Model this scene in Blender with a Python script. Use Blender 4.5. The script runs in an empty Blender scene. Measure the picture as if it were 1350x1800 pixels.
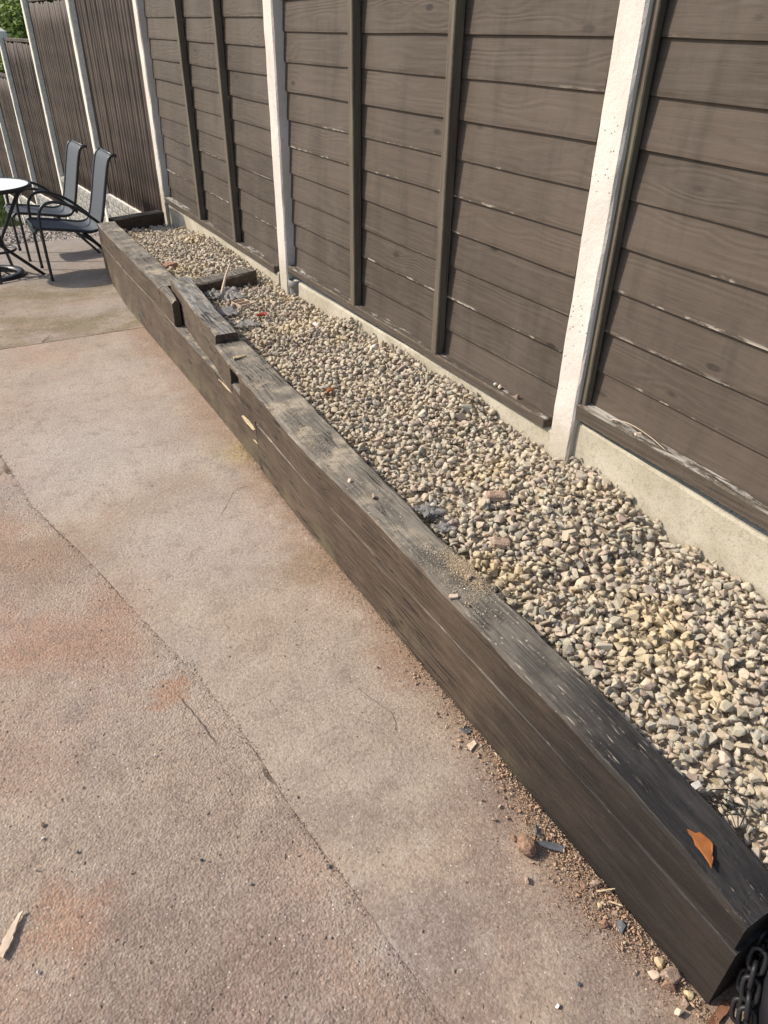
import bpy, bmesh, math, random
import numpy as np
from mathutils import Vector, Matrix, noise as mnoise

random.seed(7); rng = np.random.default_rng(7)
scene = bpy.context.scene
COL = scene.collection

# ------------------------------------------------------------------ camera
AX = np.array([[0.86726023, -0.26442780, 0.42182655],
               [-0.49761874, -0.48651799, 0.71810572],
               [0.01533909, -0.83269333, -0.55352193]])
cam_d = bpy.data.cameras.new('camera'); cam = bpy.data.objects.new('camera', cam_d); COL.objects.link(cam)
right, up, back = AX[:, 0], -AX[:, 1], -AX[:, 2]
mw = Matrix.Identity(4)
for i in range(3):
    mw[i][0] = right[i]; mw[i][1] = up[i]; mw[i][2] = back[i]
mw[2][3] = 1.5
cam.matrix_world = mw
cam_d.sensor_fit = 'HORIZONTAL'; cam_d.sensor_width = 36; cam_d.lens = 36 * 1263 / 1350
cam_d.clip_start = 0.02; cam_d.clip_end = 600
scene.camera = cam
CAMP = np.array([0, 0, 1.5])

# ------------------------------------------------------------------ sky, sun, exposure
TO_SUN = Vector((-0.62, 0.44, 0.68)).normalized()
w = bpy.data.worlds.new('World'); scene.world = w; w.use_nodes = True
nt = w.node_tree; nt.nodes.clear()
sky = nt.nodes.new('ShaderNodeTexSky'); sky.sky_type = 'NISHITA'; sky.sun_disc = False
sky.sun_elevation = math.asin(TO_SUN.z); sky.sun_rotation = math.atan2(TO_SUN.x, TO_SUN.y)
sky.air_density = 1.0; sky.dust_density = 2.0; sky.ozone_density = 1.0
bg = nt.nodes.new('ShaderNodeBackground'); bg.inputs[1].default_value = 0.15
wo = nt.nodes.new('ShaderNodeOutputWorld')
nt.links.new(sky.outputs[0], bg.inputs[0]); nt.links.new(bg.outputs[0], wo.inputs[0])
sun_d = bpy.data.lights.new('sun', 'SUN'); sun_d.energy = 3.8; sun_d.angle = math.radians(1.0); sun_d.color = (1, 0.91, 0.77)
sun = bpy.data.objects.new('sun', sun_d); COL.objects.link(sun); sun.location = (-4, 4, 6)
sun.rotation_euler = TO_SUN.to_track_quat('Z', 'Y').to_euler()
vs = scene.view_settings
vs.view_transform = 'Standard'; vs.look = 'None'; vs.gamma = 1; vs.exposure = 0.33
try: vs.use_curve_mapping = False
except Exception: pass

# ------------------------------------------------------------------ material helpers
class NB:
    def __init__(s, name, rough=0.8, spec=0.3):
        s.m = bpy.data.materials.new(name); s.m.use_nodes = True
        s.t = s.m.node_tree; s.t.nodes.clear()
        s.out = s.t.nodes.new('ShaderNodeOutputMaterial'); s.b = s.t.nodes.new('ShaderNodeBsdfPrincipled')
        s.t.links.new(s.b.outputs[0], s.out.inputs[0])
        s.b.inputs['Roughness'].default_value = rough; s.b.inputs['Specular IOR Level'].default_value = spec
    def n(s, typ): return s.t.nodes.new(typ)
    def set(s, sock, v):
        if v is None: return
        if hasattr(v, 'is_linked') or isinstance(v, bpy.types.NodeSocket): s.t.links.new(v, sock)
        else:
            if isinstance(v, tuple) and len(v) == 3 and sock.type == 'RGBA': v = (*v, 1)
            sock.default_value = v
    def pos(s): return s.n('ShaderNodeNewGeometry').outputs['Position']
    def obj(s): return s.n('ShaderNodeTexCoord').outputs['Object']
    def island(s): return s.n('ShaderNodeNewGeometry').outputs['Random Per Island']
    def rand(s): return s.n('ShaderNodeObjectInfo').outputs['Random']
    def normal(s): return s.n('ShaderNodeNewGeometry').outputs['Normal']
    def sep(s, v):
        q = s.n('ShaderNodeSeparateXYZ'); s.set(q.inputs[0], v); return q.outputs
    def comb(s, x, y, z):
        q = s.n('ShaderNodeCombineXYZ'); s.set(q.inputs[0], x); s.set(q.inputs[1], y); s.set(q.inputs[2], z); return q.outputs[0]
    def vm(s, op, a, b=None):
        q = s.n('ShaderNodeVectorMath'); q.operation = op; s.set(q.inputs[0], a)
        if b is not None: s.set(q.inputs[1], b)
        return q.outputs['Value'] if op in ('DOT_PRODUCT', 'LENGTH', 'DISTANCE') else q.outputs[0]
    def ma(s, op, a, b=None, c=None, clamp=False):
        q = s.n('ShaderNodeMath'); q.operation = op; q.use_clamp = clamp
        s.set(q.inputs[0], a); s.set(q.inputs[1], b); s.set(q.inputs[2], c); return q.outputs[0]
    def noise(s, v, scale=5, detail=4, rough=0.55, dist=0.0, col=False):
        q = s.n('ShaderNodeTexNoise'); s.set(q.inputs['Vector'], v); s.set(q.inputs['Scale'], scale)
        q.inputs['Detail'].default_value = detail; q.inputs['Roughness'].default_value = rough; q.inputs['Distortion'].default_value = dist
        return q.outputs[1 if col else 0]
    def vor(s, v, scale=5, feat='F1', out='Distance', rnd=1.0):
        q = s.n('ShaderNodeTexVoronoi'); q.feature = feat; s.set(q.inputs['Vector'], v); q.inputs['Scale'].default_value = scale
        q.inputs['Randomness'].default_value = rnd
        return q.outputs[out]
    def ss(s, v, a, b, lo=0.0, hi=1.0):
        q = s.n('ShaderNodeMapRange'); q.interpolation_type = 'SMOOTHSTEP'; s.set(q.inputs[0], v)
        s.set(q.inputs[1], a); s.set(q.inputs[2], b); s.set(q.inputs[3], lo); s.set(q.inputs[4], hi); return q.outputs[0]
    def mix(s, f, a, b, mode='MIX'):
        q = s.n('ShaderNodeMix'); q.data_type = 'RGBA'; q.blend_type = mode
        s.set(q.inputs[0], f); s.set(q.inputs[6], a); s.set(q.inputs[7], b); return q.outputs[2]
    def ramp(s, f, stops):
        q = s.n('ShaderNodeValToRGB'); s.set(q.inputs[0], f); e = q.color_ramp.elements
        while len(e) < len(stops): e.new(0.5)
        for k, (p, c) in enumerate(stops): e[k].position = p; e[k].color = (*c, 1)
        return q.outputs[0]
    def bump(s, h, strength=0.5, dist=0.01, prev=None):
        q = s.n('ShaderNodeBump'); q.inputs['Strength'].default_value = strength; q.inputs['Distance'].default_value = dist
        s.set(q.inputs['Height'], h)
        if prev is not None: s.set(q.inputs['Normal'], prev)
        return q.outputs[0]
    def edge(s, r=0.006):
        q = s.n('ShaderNodeBevel'); q.samples = 4; q.inputs[0].default_value = r
        d = s.vm('DOT_PRODUCT', q.outputs[0], s.normal()); return s.ma('SUBTRACT', 1.0, d, clamp=True)
    def fin(s, col=None, rough=None, bump=None):
        s.set(s.b.inputs['Base Color'], col); s.set(s.b.inputs['Roughness'], rough); s.set(s.b.inputs['Normal'], bump); return s.m

def plain(name, col, rough=0.6, spec=0.3, metal=0.0, var=0.12, sc=40):
    m = NB(name, rough, spec); v = m.obj()
    n = m.noise(v, sc, 5)
    c = m.mix(m.ss(n, 0.3, 0.7), tuple(x * (1 - var) for x in col), tuple(min(1, x * (1 + var)) for x in col))
    m.b.inputs['Metallic'].default_value = metal
    return m.fin(c, None, m.bump(n, 0.15, 0.002))

PATCHES = [(-0.15, 0.93, 0.13, 0.75, (0.40, 0.235, 0.155)), (-0.03, 2.25, 0.30, 0.6, (0.27, 0.175, 0.115)), (0.20, 1.45, 0.07, 0.7, (0.36, 0.20, 0.12)), (0.76, 1.78, 0.17, 0.65, (0.24, 0.16, 0.09)), (0.03, 1.75, 0.16, 0.5, (0.33, 0.21, 0.145)),
           (0.45, 0.55, 0.14, 0.5, (0.38, 0.35, 0.34)), (0.70, 0.50, 0.22, 0.45, (0.22, 0.15, 0.115)), (0.25, 2.95, 0.60, 0.6, (0.44, 0.40, 0.365)), (0.50, 2.1, 0.45, 0.55, (0.43, 0.385, 0.34)), (0.45, 3.6, 0.6, 0.5, (0.42, 0.375, 0.325)), (0.83, 1.25, 0.16, 0.6, (0.27, 0.165, 0.105)), (0.83, 2.1, 0.12, 0.5, (0.25, 0.165, 0.10)), (-0.2, 1.45, 0.25, 0.45, (0.35, 0.23, 0.17)), (0.1, 0.7, 0.3, 0.5, (0.24, 0.18, 0.155))]
def mat_concrete(name, tone, pit, kind):
    m = NB(name, 0.92, 0.2); p = m.pos(); sx = m.sep(p)
    big = m.noise(p, 0.9, 3); mid = m.noise(p, 3.2, 4); fine = m.noise(p, 90, 6, 0.7); grain = m.noise(p, 340, 3, 0.7)
    c = m.mix(m.ss(mid, 0.35, 0.68), tone[0], tone[1])
    c = m.mix(m.ss(big, 0.42, 0.62), c, tone[2])
    red = m.ss(m.noise(m.vm('ADD', p, (3.1, 7.7, 0)), 1.3, 5, 0.62), 0.44, 0.66)
    c = m.mix(m.ma('MULTIPLY', red, 0.85 if kind == 'left' else 0.45), c, (0.375, 0.22, 0.15))
    grey = m.ss(m.noise(m.vm('ADD', p, (9.1, 2.7, 0)), 2.3, 4, 0.6), 0.52, 0.70)
    c = m.mix(m.ma('MULTIPLY', grey, 0.40), c, (0.29, 0.262, 0.255))
    if kind != 'far':
        # brick dust lying along the foot of the timbers
        d = m.ma('SUBTRACT', 0.86, sx[0])
        d = m.ma('ADD', d, m.ma('MULTIPLY', m.ma('SUBTRACT', m.noise(p, 5, 5), 0.5), 0.30))
        dust = m.ss(d, 0.17, 0.0)
        c = m.mix(m.ma('MULTIPLY', dust, 0.8), c, (0.285, 0.19, 0.125))
        moss = m.ma('MULTIPLY', m.ss(m.vm('DISTANCE', m.vm('ADD', p, m.vm('MULTIPLY', m.noise(p, 11, 5, col=True), (0.22, 0.22, 0.0))), (0.95, 2.72, 0)), 0.17, 0.0), m.ss(fine, 0.44, 0.54))
        c = m.mix(m.ma('MULTIPLY', moss, 0.6), c, (0.42, 0.36, 0.10))
    else:
        ms = m.ss(m.noise(m.vm('ADD', p, (1.3, 0.4, 0)), 2.1, 5, 0.62), 0.40, 0.62)
        ms = m.ma('MULTIPLY', ms, m.ss(sx[1], 6.6, 5.6))
        c = m.mix(m.ma('MULTIPLY', ms, 0.85), c, (0.155, 0.125, 0.06))
        c = m.mix(m.ma('MULTIPLY', m.ss(sx[1], 5.5, 6.6), 0.55), c, (0.23, 0.225, 0.23))
    pd = m.vm('ADD', p, m.vm('MULTIPLY', m.vm('ADD', m.noise(p, 8, 9, 0.74, col=True), (-0.5, -0.5, 0.0)), (0.42, 0.42, 0.0)))
    for (px_, py_, r0, st_, cl_) in PATCHES:
        c = m.mix(m.ss(m.vm('DISTANCE', m.vm('MULTIPLY', pd, (1.0, 1.0, 0.0)), (px_, py_, 0)), r0, r0 * 0.25, 0.0, st_), c, cl_)
    near_blotch = m.ma('MULTIPLY', m.ss(m.noise(m.vm('ADD', p, (6.0, 3.0, 0)), 2.6, 6, 0.68), 0.40, 0.62), m.ss(sx[1], 1.5, 0.6, 0.15, 0.75))  # dark brown blotches, stronger towards the near end of the slabs
    c = m.mix(near_blotch, c, (0.20, 0.145, 0.122))
    # exposed aggregate: pale and dark grains, pits
    g = m.ss(fine, 0.35, 0.65)
    c = m.mix(m.ma('MULTIPLY', m.ss(fine, 0.52, 0.35), 0.42 if kind == 'left' else 0.40), c, (0.11, 0.08, 0.065))
    c = m.mix(m.ma('MULTIPLY', m.ss(grain, 0.62, 0.72), 0.45), c, (0.50, 0.44, 0.38))
    mm = m.noise(p, 13, 6, 0.7); c = m.mix(m.ma('MULTIPLY', m.ss(mm, 0.5, 0.32), 0.45), c, (0.19, 0.145, 0.115)); c = m.mix(m.ma('MULTIPLY', m.ss(mm, 0.55, 0.72), 0.4), c, (0.47, 0.41, 0.35))
    pw = m.vm('ADD', p, m.vm('MULTIPLY', m.noise(p, 70, 2, col=True), (0.014, 0.014, 0.0)))
    v1 = m.vor(pw, 80); vr = m.sep(m.vor(pw, 80, out='Color'))[0]
    pits = m.ma('MULTIPLY', m.ss(v1, m.ss(vr, pit, 1.0, 0.12, 0.36), 0.08), m.ss(vr, pit, pit + 0.05))
    c = m.mix(m.ma('MULTIPLY', pits, 0.85), c, (0.075, 0.058, 0.048))
    v2 = m.vor(p, 120); vr2 = m.sep(m.vor(p, 120, out='Color'))[1]
    ag = m.sep(m.vor(p, 210, out='Color')); c = m.mix(m.ma('MULTIPLY', m.ss(ag[0], 0.55, 1.0), 0.30), c, (0.52, 0.44, 0.36)); c = m.mix(m.ma('MULTIPLY', m.ss(ag[1], 0.6, 1.0), 0.30 if kind == 'left' else 0.25), c, (0.14, 0.10, 0.085))
    sp = m.ma('MULTIPLY', m.ss(v2, 0.25, 0.15), m.ss(vr2, 0.93, 0.95))
    c = m.mix(sp, c, (0.62, 0.57, 0.50))
    h = m.ma('ADD', m.ma('MULTIPLY', fine, 0.7), m.ma('MULTIPLY', pits, -1.0))
    h = m.ma('ADD', h, m.ma('MULTIPLY', m.noise(p, 26, 5), 0.45))
    h = m.ma('ADD', h, m.ma('MULTIPLY', grain, 0.25))
    h = m.ma('ADD', h, m.ma('MULTIPLY', m.noise(p, 75, 5, 0.7), 0.7 if kind == 'left' else 0.4))
    h = m.ma('ADD', h, m.ma('MULTIPLY', m.vor(p, 170), -0.5 if kind == 'left' else -0.25))
    return m.fin(c, None, m.bump(h, 0.72 if kind == 'left' else 0.6, 0.007))

def wood_grain(m, v, rnd, ylen, zlen, freq):
    """cathedral grain lines + knots; v = object coords with grain along Y"""
    x, y, z = m.sep(v)
    o1 = m.ma('MULTIPLY', rnd, 37.0)
    q = m.comb(m.ma('ADD', m.ma('MULTIPLY', x, zlen), o1), m.ma('ADD', m.ma('MULTIPLY', y, ylen), o1), m.ma('MULTIPLY', z, zlen))
    n = m.noise(q, 1.0, 2, 0.45)
    kq = m.comb(m.ma('ADD', m.ma('MULTIPLY', x, 7.0), o1), m.ma('ADD', m.ma('MULTIPLY', y, 3.2), o1), m.ma('MULTIPLY', z, 8.0))
    kd = m.vor(kq, 1.0)
    knot = m.ss(kd, 0.10, 0.05)
    n2 = m.ma('ADD', n, m.ma('MULTIPLY', m.ss(kd, 0.55, 0.0), 0.16))
    lines = m.ma('SINE', m.ma('MULTIPLY', n2, freq))
    fq = m.comb(m.ma('MULTIPLY', x, 150.0), m.ma('ADD', m.ma('MULTIPLY', y, 8.0), o1), m.ma('MULTIPLY', z, 150.0))
    fib = m.noise(fq, 1.0, 4, 0.65)
    return lines, knot, fib

def mat_fence_board():
    m = NB('stained_fence_board', 0.72, 0.35); v = m.obj(); r = m.rand(); p = m.pos()
    lines, knot, fib = wood_grain(m, v, r, 0.5, 8.0, 70.0)
    gq = m.sep(v); coarse = m.noise(m.comb(m.ma('MULTIPLY', gq[0], 30.0), m.ma('ADD', m.ma('MULTIPLY', gq[1], 1.6), m.ma('MULTIPLY', r, 23.0)), m.ma('MULTIPLY', gq[2], 45.0)), 1.0, 5, 0.65)
    base = m.mix(r, (0.050, 0.037, 0.028), (0.090, 0.067, 0.051))
    c = m.mix(m.ss(lines, -0.9, 0.9), m.mix(0.20, base, (0.06, 0.045, 0.035)), base)
    c = m.mix(m.ma('MULTIPLY', m.ss(coarse, 0.50, 0.36), 0.5), c, (0.055, 0.041, 0.032))
    c = m.mix(m.ma('MULTIPLY', m.ss(coarse, 0.54, 0.68), 0.35), c, (0.125, 0.099, 0.08))
    c = m.mix(m.ma('MULTIPLY', m.ss(fib, 0.35, 0.7), 0.45), c, (0.108, 0.085, 0.068))
    c = m.mix(m.ma('MULTIPLY', knot, 0.85), c, (0.020, 0.015, 0.012))
    bl = m.ss(m.noise(m.vm('MULTIPLY', p, (1.0, 1.0, 0.6)), 2.6, 7, 0.7), 0.42, 0.66)
    c = m.mix(m.ma('MULTIPLY', bl, 0.6), c, (0.112, 0.088, 0.070))
    dk = m.ss(m.noise(m.vm('ADD', m.vm('MULTIPLY', p, (1.0, 4.0, 0.7)), (3, 3, 3)), 2.2, 6, 0.68), 0.50, 0.68)
    c = m.mix(m.ma('MULTIPLY', dk, 0.45), c, (0.045, 0.035, 0.028))
    # worn pale flakes along the lower edge
    z = m.sep(v)[2]; y = m.sep(v)[1]
    wn = m.noise(m.comb(0.0, m.ma('ADD', m.ma('MULTIPLY', y, 14.0), m.ma('MULTIPLY', r, 50.0)), m.ma('MULTIPLY', z, 60.0)), 1.0, 5, 0.7)
    longn = m.noise(m.comb(m.ma('MULTIPLY', r, 50.0), m.ma('MULTIPLY', y, 1.6), 0.0), 1.0, 2)
    low = m.ma('MULTIPLY', m.ss(z, 0.012, 0.001), m.ss(m.ma('ADD', wn, m.ma('MULTIPLY', m.ma('SUBTRACT', longn, 0.5), 0.8)), 0.55, 0.63))
    low = m.ma('MULTIPLY', low, m.ss(m.sep(p)[2], 1.5, 0.8, 0.15, 1.0)); low = m.ma('MULTIPLY', low, m.ss(m.ma('FRACT', m.ma('MULTIPLY', r, 7.3)), 0.35, 0.7, 0.1, 1.0))
    c = m.mix(m.ma('MULTIPLY', low, 0.8), c, (0.50, 0.45, 0.38))
    sv = m.vor(p, 9); sr = m.sep(m.vor(p, 9, out='Color'))[0]
    fl = m.ma('MULTIPLY', m.ss(sv, 0.06, 0.03), m.ss(sr, 0.88, 0.9))
    c = m.mix(fl, c, (0.55, 0.5, 0.44))
    h = m.ma('ADD', m.ma('MULTIPLY', lines, 0.25), m.ma('ADD', m.ma('MULTIPLY', fib, 0.8), m.ma('MULTIPLY', coarse, 0.8)))
    return m.fin(c, m.ss(fib, 0.3, 0.7, 0.62, 0.8), m.bump(h, 0.35, 0.003))

def mat_fence_frame():
    m = NB('stained_fence_frame', 0.7, 0.35); v = m.obj(); r = m.rand(); p = m.pos()
    x, y, z = m.sep(v)
    fq = m.comb(m.ma('MULTIPLY', x, 90.0), m.ma('MULTIPLY', y, 90.0), m.ma('MULTIPLY', z, 5.0))
    fib = m.noise(fq, 1.0, 5, 0.65)
    c = m.mix(m.ss(fib, 0.3, 0.7), (0.082, 0.064, 0.048), (0.145, 0.117, 0.088))
    green = m.ss(m.noise(p, 3, 4), 0.5, 0.68)
    c = m.mix(m.ma('MULTIPLY', green, 0.35), c, (0.15, 0.145, 0.09))
    e = m.ma('MULTIPLY', m.ss(m.edge(0.005), 0.03, 0.18), m.ss(m.noise(p, 40, 5, 0.7), 0.48, 0.6))
    c = m.mix(m.ma('MULTIPLY', e, 0.55), c, (0.36, 0.31, 0.24))
    return m.fin(c, None, m.bump(fib, 0.4, 0.003))

def mat_rail():
    m = NB('flaking_bottom_rail', 0.8, 0.25); p = m.pos(); x, y, z = m.sep(p); nz = m.sep(m.normal())[2]
    fq = m.comb(m.ma('MULTIPLY', x, 110.0), m.ma('MULTIPLY', y, 6.0), m.ma('MULTIPLY', z, 110.0))
    fib = m.noise(fq, 1.0, 5, 0.7)
    c = m.mix(m.ss(fib, 0.3, 0.7), (0.06, 0.047, 0.037), (0.11, 0.087, 0.068))
    fl = m.ss(m.ma('ADD', m.noise(m.comb(m.ma('MULTIPLY', x, 60.0), m.ma('MULTIPLY', y, 9.0), 0.0), 1.0, 6, 0.75), m.ma('MULTIPLY', m.ma('SUBTRACT', m.noise(p, 2.2, 2), 0.5), 0.7)), 0.53, 0.60)
    c = m.mix(m.ma('MULTIPLY', m.ma('MULTIPLY', fl, m.ss(nz, 0.5, 0.9)), 0.85), c, m.mix(m.ss(fib, 0.4, 0.6), (0.27, 0.25, 0.22), (0.5, 0.47, 0.42)))
    e = m.ma('MULTIPLY', m.ss(m.edge(0.006), 0.02, 0.15), m.ss(m.noise(p, 35, 5, 0.7), 0.46, 0.58))
    c = m.mix(m.ma('MULTIPLY', e, 0.7), c, (0.36, 0.31, 0.20))
    return m.fin(c, None, m.bump(m.ma('ADD', fib, m.ma('MULTIPLY', fl, -0.4)), 0.5, 0.003))

def mat_post():
    m = NB('white_painted_concrete', 0.75, 0.25); p = m.pos(); z = m.sep(p)[2]
    n = m.noise(p, 60, 6, 0.7); b = m.noise(p, 4, 4)
    c = m.mix(m.ss(b, 0.35, 0.7), (0.60, 0.54, 0.49), (0.69, 0.635, 0.585))
    c = m.mix(m.ma('MULTIPLY', m.ss(m.noise(m.vm('MULTIPLY', p, (1.0, 1.0, 0.25)), 16, 5, 0.65), 0.52, 0.70), 0.35), c, (0.45, 0.40, 0.345))
    v1 = m.vor(p, 95); vr = m.sep(m.vor(p, 95, out='Color'))[0]
    dens = m.ss(m.noise(p, 5, 3), 0.50, 0.72, 0.995, 0.86)
    pit = m.ma('MULTIPLY', m.ss(v1, 0.30, 0.15), m.ss(vr, dens, m.ma('ADD', dens, 0.03)))
    c = m.mix(m.ma('MULTIPLY', pit, 0.8), c, (0.22, 0.18, 0.15))
    e = m.ma('MULTIPLY', m.ss(m.edge(0.007), 0.03, 0.2), m.ss(m.noise(p, 28, 5, 0.7), 0.54, 0.62))
    c = m.mix(m.ma('MULTIPLY', e, 0.6), c, (0.33, 0.28, 0.24))
    base = m.ss(m.ma('ADD', z, m.ma('MULTIPLY', m.ma('SUBTRACT', m.noise(p, 22, 6, 0.7), 0.5), 0.30)), 0.52, 0.37)
    c = m.mix(m.ma('MULTIPLY', base, 0.7), c, (0.42, 0.37, 0.28))
    h = m.ma('ADD', n, m.ma('MULTIPLY', pit, -1.2)); h = m.ma('ADD', h, m.ma('MULTIPLY', m.noise(p, 18, 4), 0.7))
    return m.fin(c, None, m.bump(h, 0.55, 0.005))

def mat_kickboard():
    m = NB('bare_concrete_board', 0.88, 0.2); p = m.pos()
    n = m.noise(p, 150, 5, 0.75); b = m.noise(p, 5, 5)
    c = m.mix(m.ss(b, 0.35, 0.68), (0.41, 0.37, 0.285), (0.52, 0.475, 0.385))
    c = m.mix(m.ma('MULTIPLY', m.ss(n, 0.53, 0.66), 0.6), c, (0.21, 0.18, 0.135)); c = m.mix(m.ma('MULTIPLY', m.ss(m.noise(p, 55, 4, 0.7), 0.5, 0.36), 0.35), c, (0.24, 0.20, 0.145))
    v1 = m.vor(p, 60); vr = m.sep(m.vor(p, 60, out='Color'))[0]
    pit = m.ma('MULTIPLY', m.ss(v1, 0.22, 0.12), m.ss(vr, 0.84, 0.88))
    c = m.mix(pit, c, (0.09, 0.07, 0.05))
    return m.fin(c, None, m.bump(m.ma('SUBTRACT', n, pit), 0.4, 0.004))

def mat_sleeper(name, front, top, silver=0.0):
    m = NB(name, 0.75, 0.3); p = m.pos(); x, y, z = m.sep(p); r = m.rand(); nz = m.sep(m.normal())[2]
    lines, knot, fib = wood_grain(m, p, r, 0.8, 12.0, 60.0)
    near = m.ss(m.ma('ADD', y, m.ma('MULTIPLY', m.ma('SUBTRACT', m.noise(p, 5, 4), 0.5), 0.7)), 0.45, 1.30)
    sq = m.comb(m.ma('MULTIPLY', x, 22.0), m.ma('MULTIPLY', y, 3.0), m.ma('MULTIPLY', z, 22.0))
    streak = m.noise(sq, 1.0, 6, 0.68)
    c = m.mix(m.ss(fib, 0.40, 0.60), tuple(a * 0.55 for a in front), tuple(a * 1.1 for a in front))
    c = m.mix(m.ma('MULTIPLY', m.ss(lines, 0.2, 1.0), 0.25), c, (0.05, 0.037, 0.028))
    c = m.mix(m.ma('MULTIPLY', m.ss(streak, 0.52, 0.68), 0.5), c, (0.145, 0.108, 0.077))
    c = m.mix(m.ma('MULTIPLY', m.ss(streak, 0.46, 0.34), 0.75), c, (0.052, 0.038, 0.028))
    c = m.mix(m.ma('MULTIPLY', knot, 0.7), c, (0.03, 0.023, 0.018))
    st = m.ss(m.noise(p, 3.4, 5, 0.6), 0.42, 0.66)
    c = m.mix(m.ma('MULTIPLY', st, 0.35), c, (0.14, 0.10, 0.068))
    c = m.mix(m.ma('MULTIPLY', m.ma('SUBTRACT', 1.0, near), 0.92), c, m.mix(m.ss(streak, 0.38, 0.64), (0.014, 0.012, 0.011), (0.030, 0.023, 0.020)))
    grn = m.ma('MULTIPLY', m.ss(m.noise(m.vm('ADD', p, (5, 1, 2)), 5.0, 5), 0.44, 0.62), m.ss(z, 0.16, 0.01))
    c = m.mix(m.ma('MULTIPLY', m.ma('MULTIPLY', grn, near), 0.5), c, (0.15, 0.135, 0.08))
    # upper faces: worn to grey, dusty, scuffed
    upf = m.ss(nz, 0.55, 0.9)
    tcol = m.mix(m.ss(fib, 0.40, 0.60), tuple(a * 0.55 for a in top), top)
    tcol = m.mix(m.ma('MULTIPLY', m.ss(streak, 0.50, 0.66), 0.6), tcol, tuple(min(1, a * 1.55) for a in top))
    tcol = m.mix(m.ma('MULTIPLY', m.ss(m.noise(p, 7.0, 5, 0.65), 0.52, 0.40), 0.55), tcol, (0.075, 0.066, 0.056))
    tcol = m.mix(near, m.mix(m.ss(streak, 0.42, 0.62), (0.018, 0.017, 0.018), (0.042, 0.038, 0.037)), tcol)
    c = m.mix(upf, c, tcol)
    if silver:
        c = m.mix(m.ma('MULTIPLY', m.ma('MULTIPLY', upf, m.ss(fib, 0.5, 0.62)), silver), c, (0.42, 0.41, 0.40))
    # drying checks
    cq = m.comb(m.ma('MULTIPLY', x, 34.0), m.ma('ADD', m.ma('MULTIPLY', y, 1.7), m.ma('MULTIPLY', r, 9.0)), m.ma('MULTIPLY', z, 34.0))
    ck = m.ma('ABSOLUTE', m.ma('SUBTRACT', m.noise(cq, 1.0, 3, 0.5), 0.5))
    ck = m.ma('MULTIPLY', m.ss(ck, 0.020, 0.006), m.ss(m.noise(m.vm('ADD', p, (2, 8, 1)), 4.0, 2), 0.46, 0.54))
    c = m.mix(m.ma('MULTIPLY', ck, 0.85), c, (0.018, 0.014, 0.011))
    # pale scratches, crumbs of plaster and dust
    scq = m.comb(m.ma('MULTIPLY', x, 170.0), m.ma('MULTIPLY', y, 13.0), m.ma('MULTIPLY', z, 170.0))
    scr = m.ma('MULTIPLY', m.ss(m.noise(scq, 1.0, 3, 0.6), 0.62, 0.69), m.ss(m.noise(p, 4.5, 3), 0.42, 0.60))
    c = m.mix(m.ma('MULTIPLY', scr, m.ss(nz, 0.0, 0.9, 0.10, 0.7)), c, (0.46, 0.41, 0.33))
    pw = m.vm('ADD', p, m.vm('MULTIPLY', m.noise(p, 110, 2, col=True), (0.010, 0.010, 0.0)))
    v1 = m.vor(pw, 90); vr = m.sep(m.vor(pw, 90, out='Color'))[0]
    dn = m.ss(m.noise(p, 3.7, 4, 0.6), 0.40, 0.66, 0.985, 0.62)
    spk = m.ma('MULTIPLY', m.ma('MULTIPLY', m.ss(v1, m.ss(vr, dn, 1.0, 0.12, 0.34), 0.08), m.ss(vr, dn, m.ma('ADD', dn, 0.02))), m.ss(nz, 0.1, 0.9, 0.10, 0.95))
    c = m.mix(m.ma('MULTIPLY', spk, m.ss(near, 0.0, 1.0, 0.04, 1.0)), c, (0.60, 0.51, 0.38))
    du = m.ma('MULTIPLY', m.ma('MULTIPLY', upf, m.ss(m.noise(p, 9.0, 6, 0.72), 0.47, 0.68)), m.ss(m.noise(m.vm('ADD', p, (4, 4, 4)), 2.0, 2), 0.40, 0.56))
    c = m.mix(m.ma('MULTIPLY', m.ma('MULTIPLY', du, near), 0.8), c, (0.46, 0.39, 0.29))
    e = m.ma('MULTIPLY', m.ss(m.edge(0.005), 0.03, 0.2), m.ss(m.noise(scq, 0.35, 4, 0.7), 0.46, 0.58))
    c = m.mix(m.ma('MULTIPLY', m.ma('MULTIPLY', e, m.ss(z, 0.235, 0.285, 0.0, 0.75)), m.ss(y, 0.3, 0.9, 0.2, 1.0)), c, (0.50, 0.43, 0.31))
    h = m.ma('ADD', m.ma('MULTIPLY', fib, 1.0), m.ma('MULTIPLY', m.noise(p, 45, 4), 0.5))
    h = m.ma('ADD', h, m.ma('ADD', m.ma('MULTIPLY', ck, -2.0), m.ma('MULTIPLY', streak, 0.8)))
    return m.fin(c, m.ss(fib, 0.3, 0.7, 0.6, 0.85), m.bump(h, 0.5, 0.004))

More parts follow.
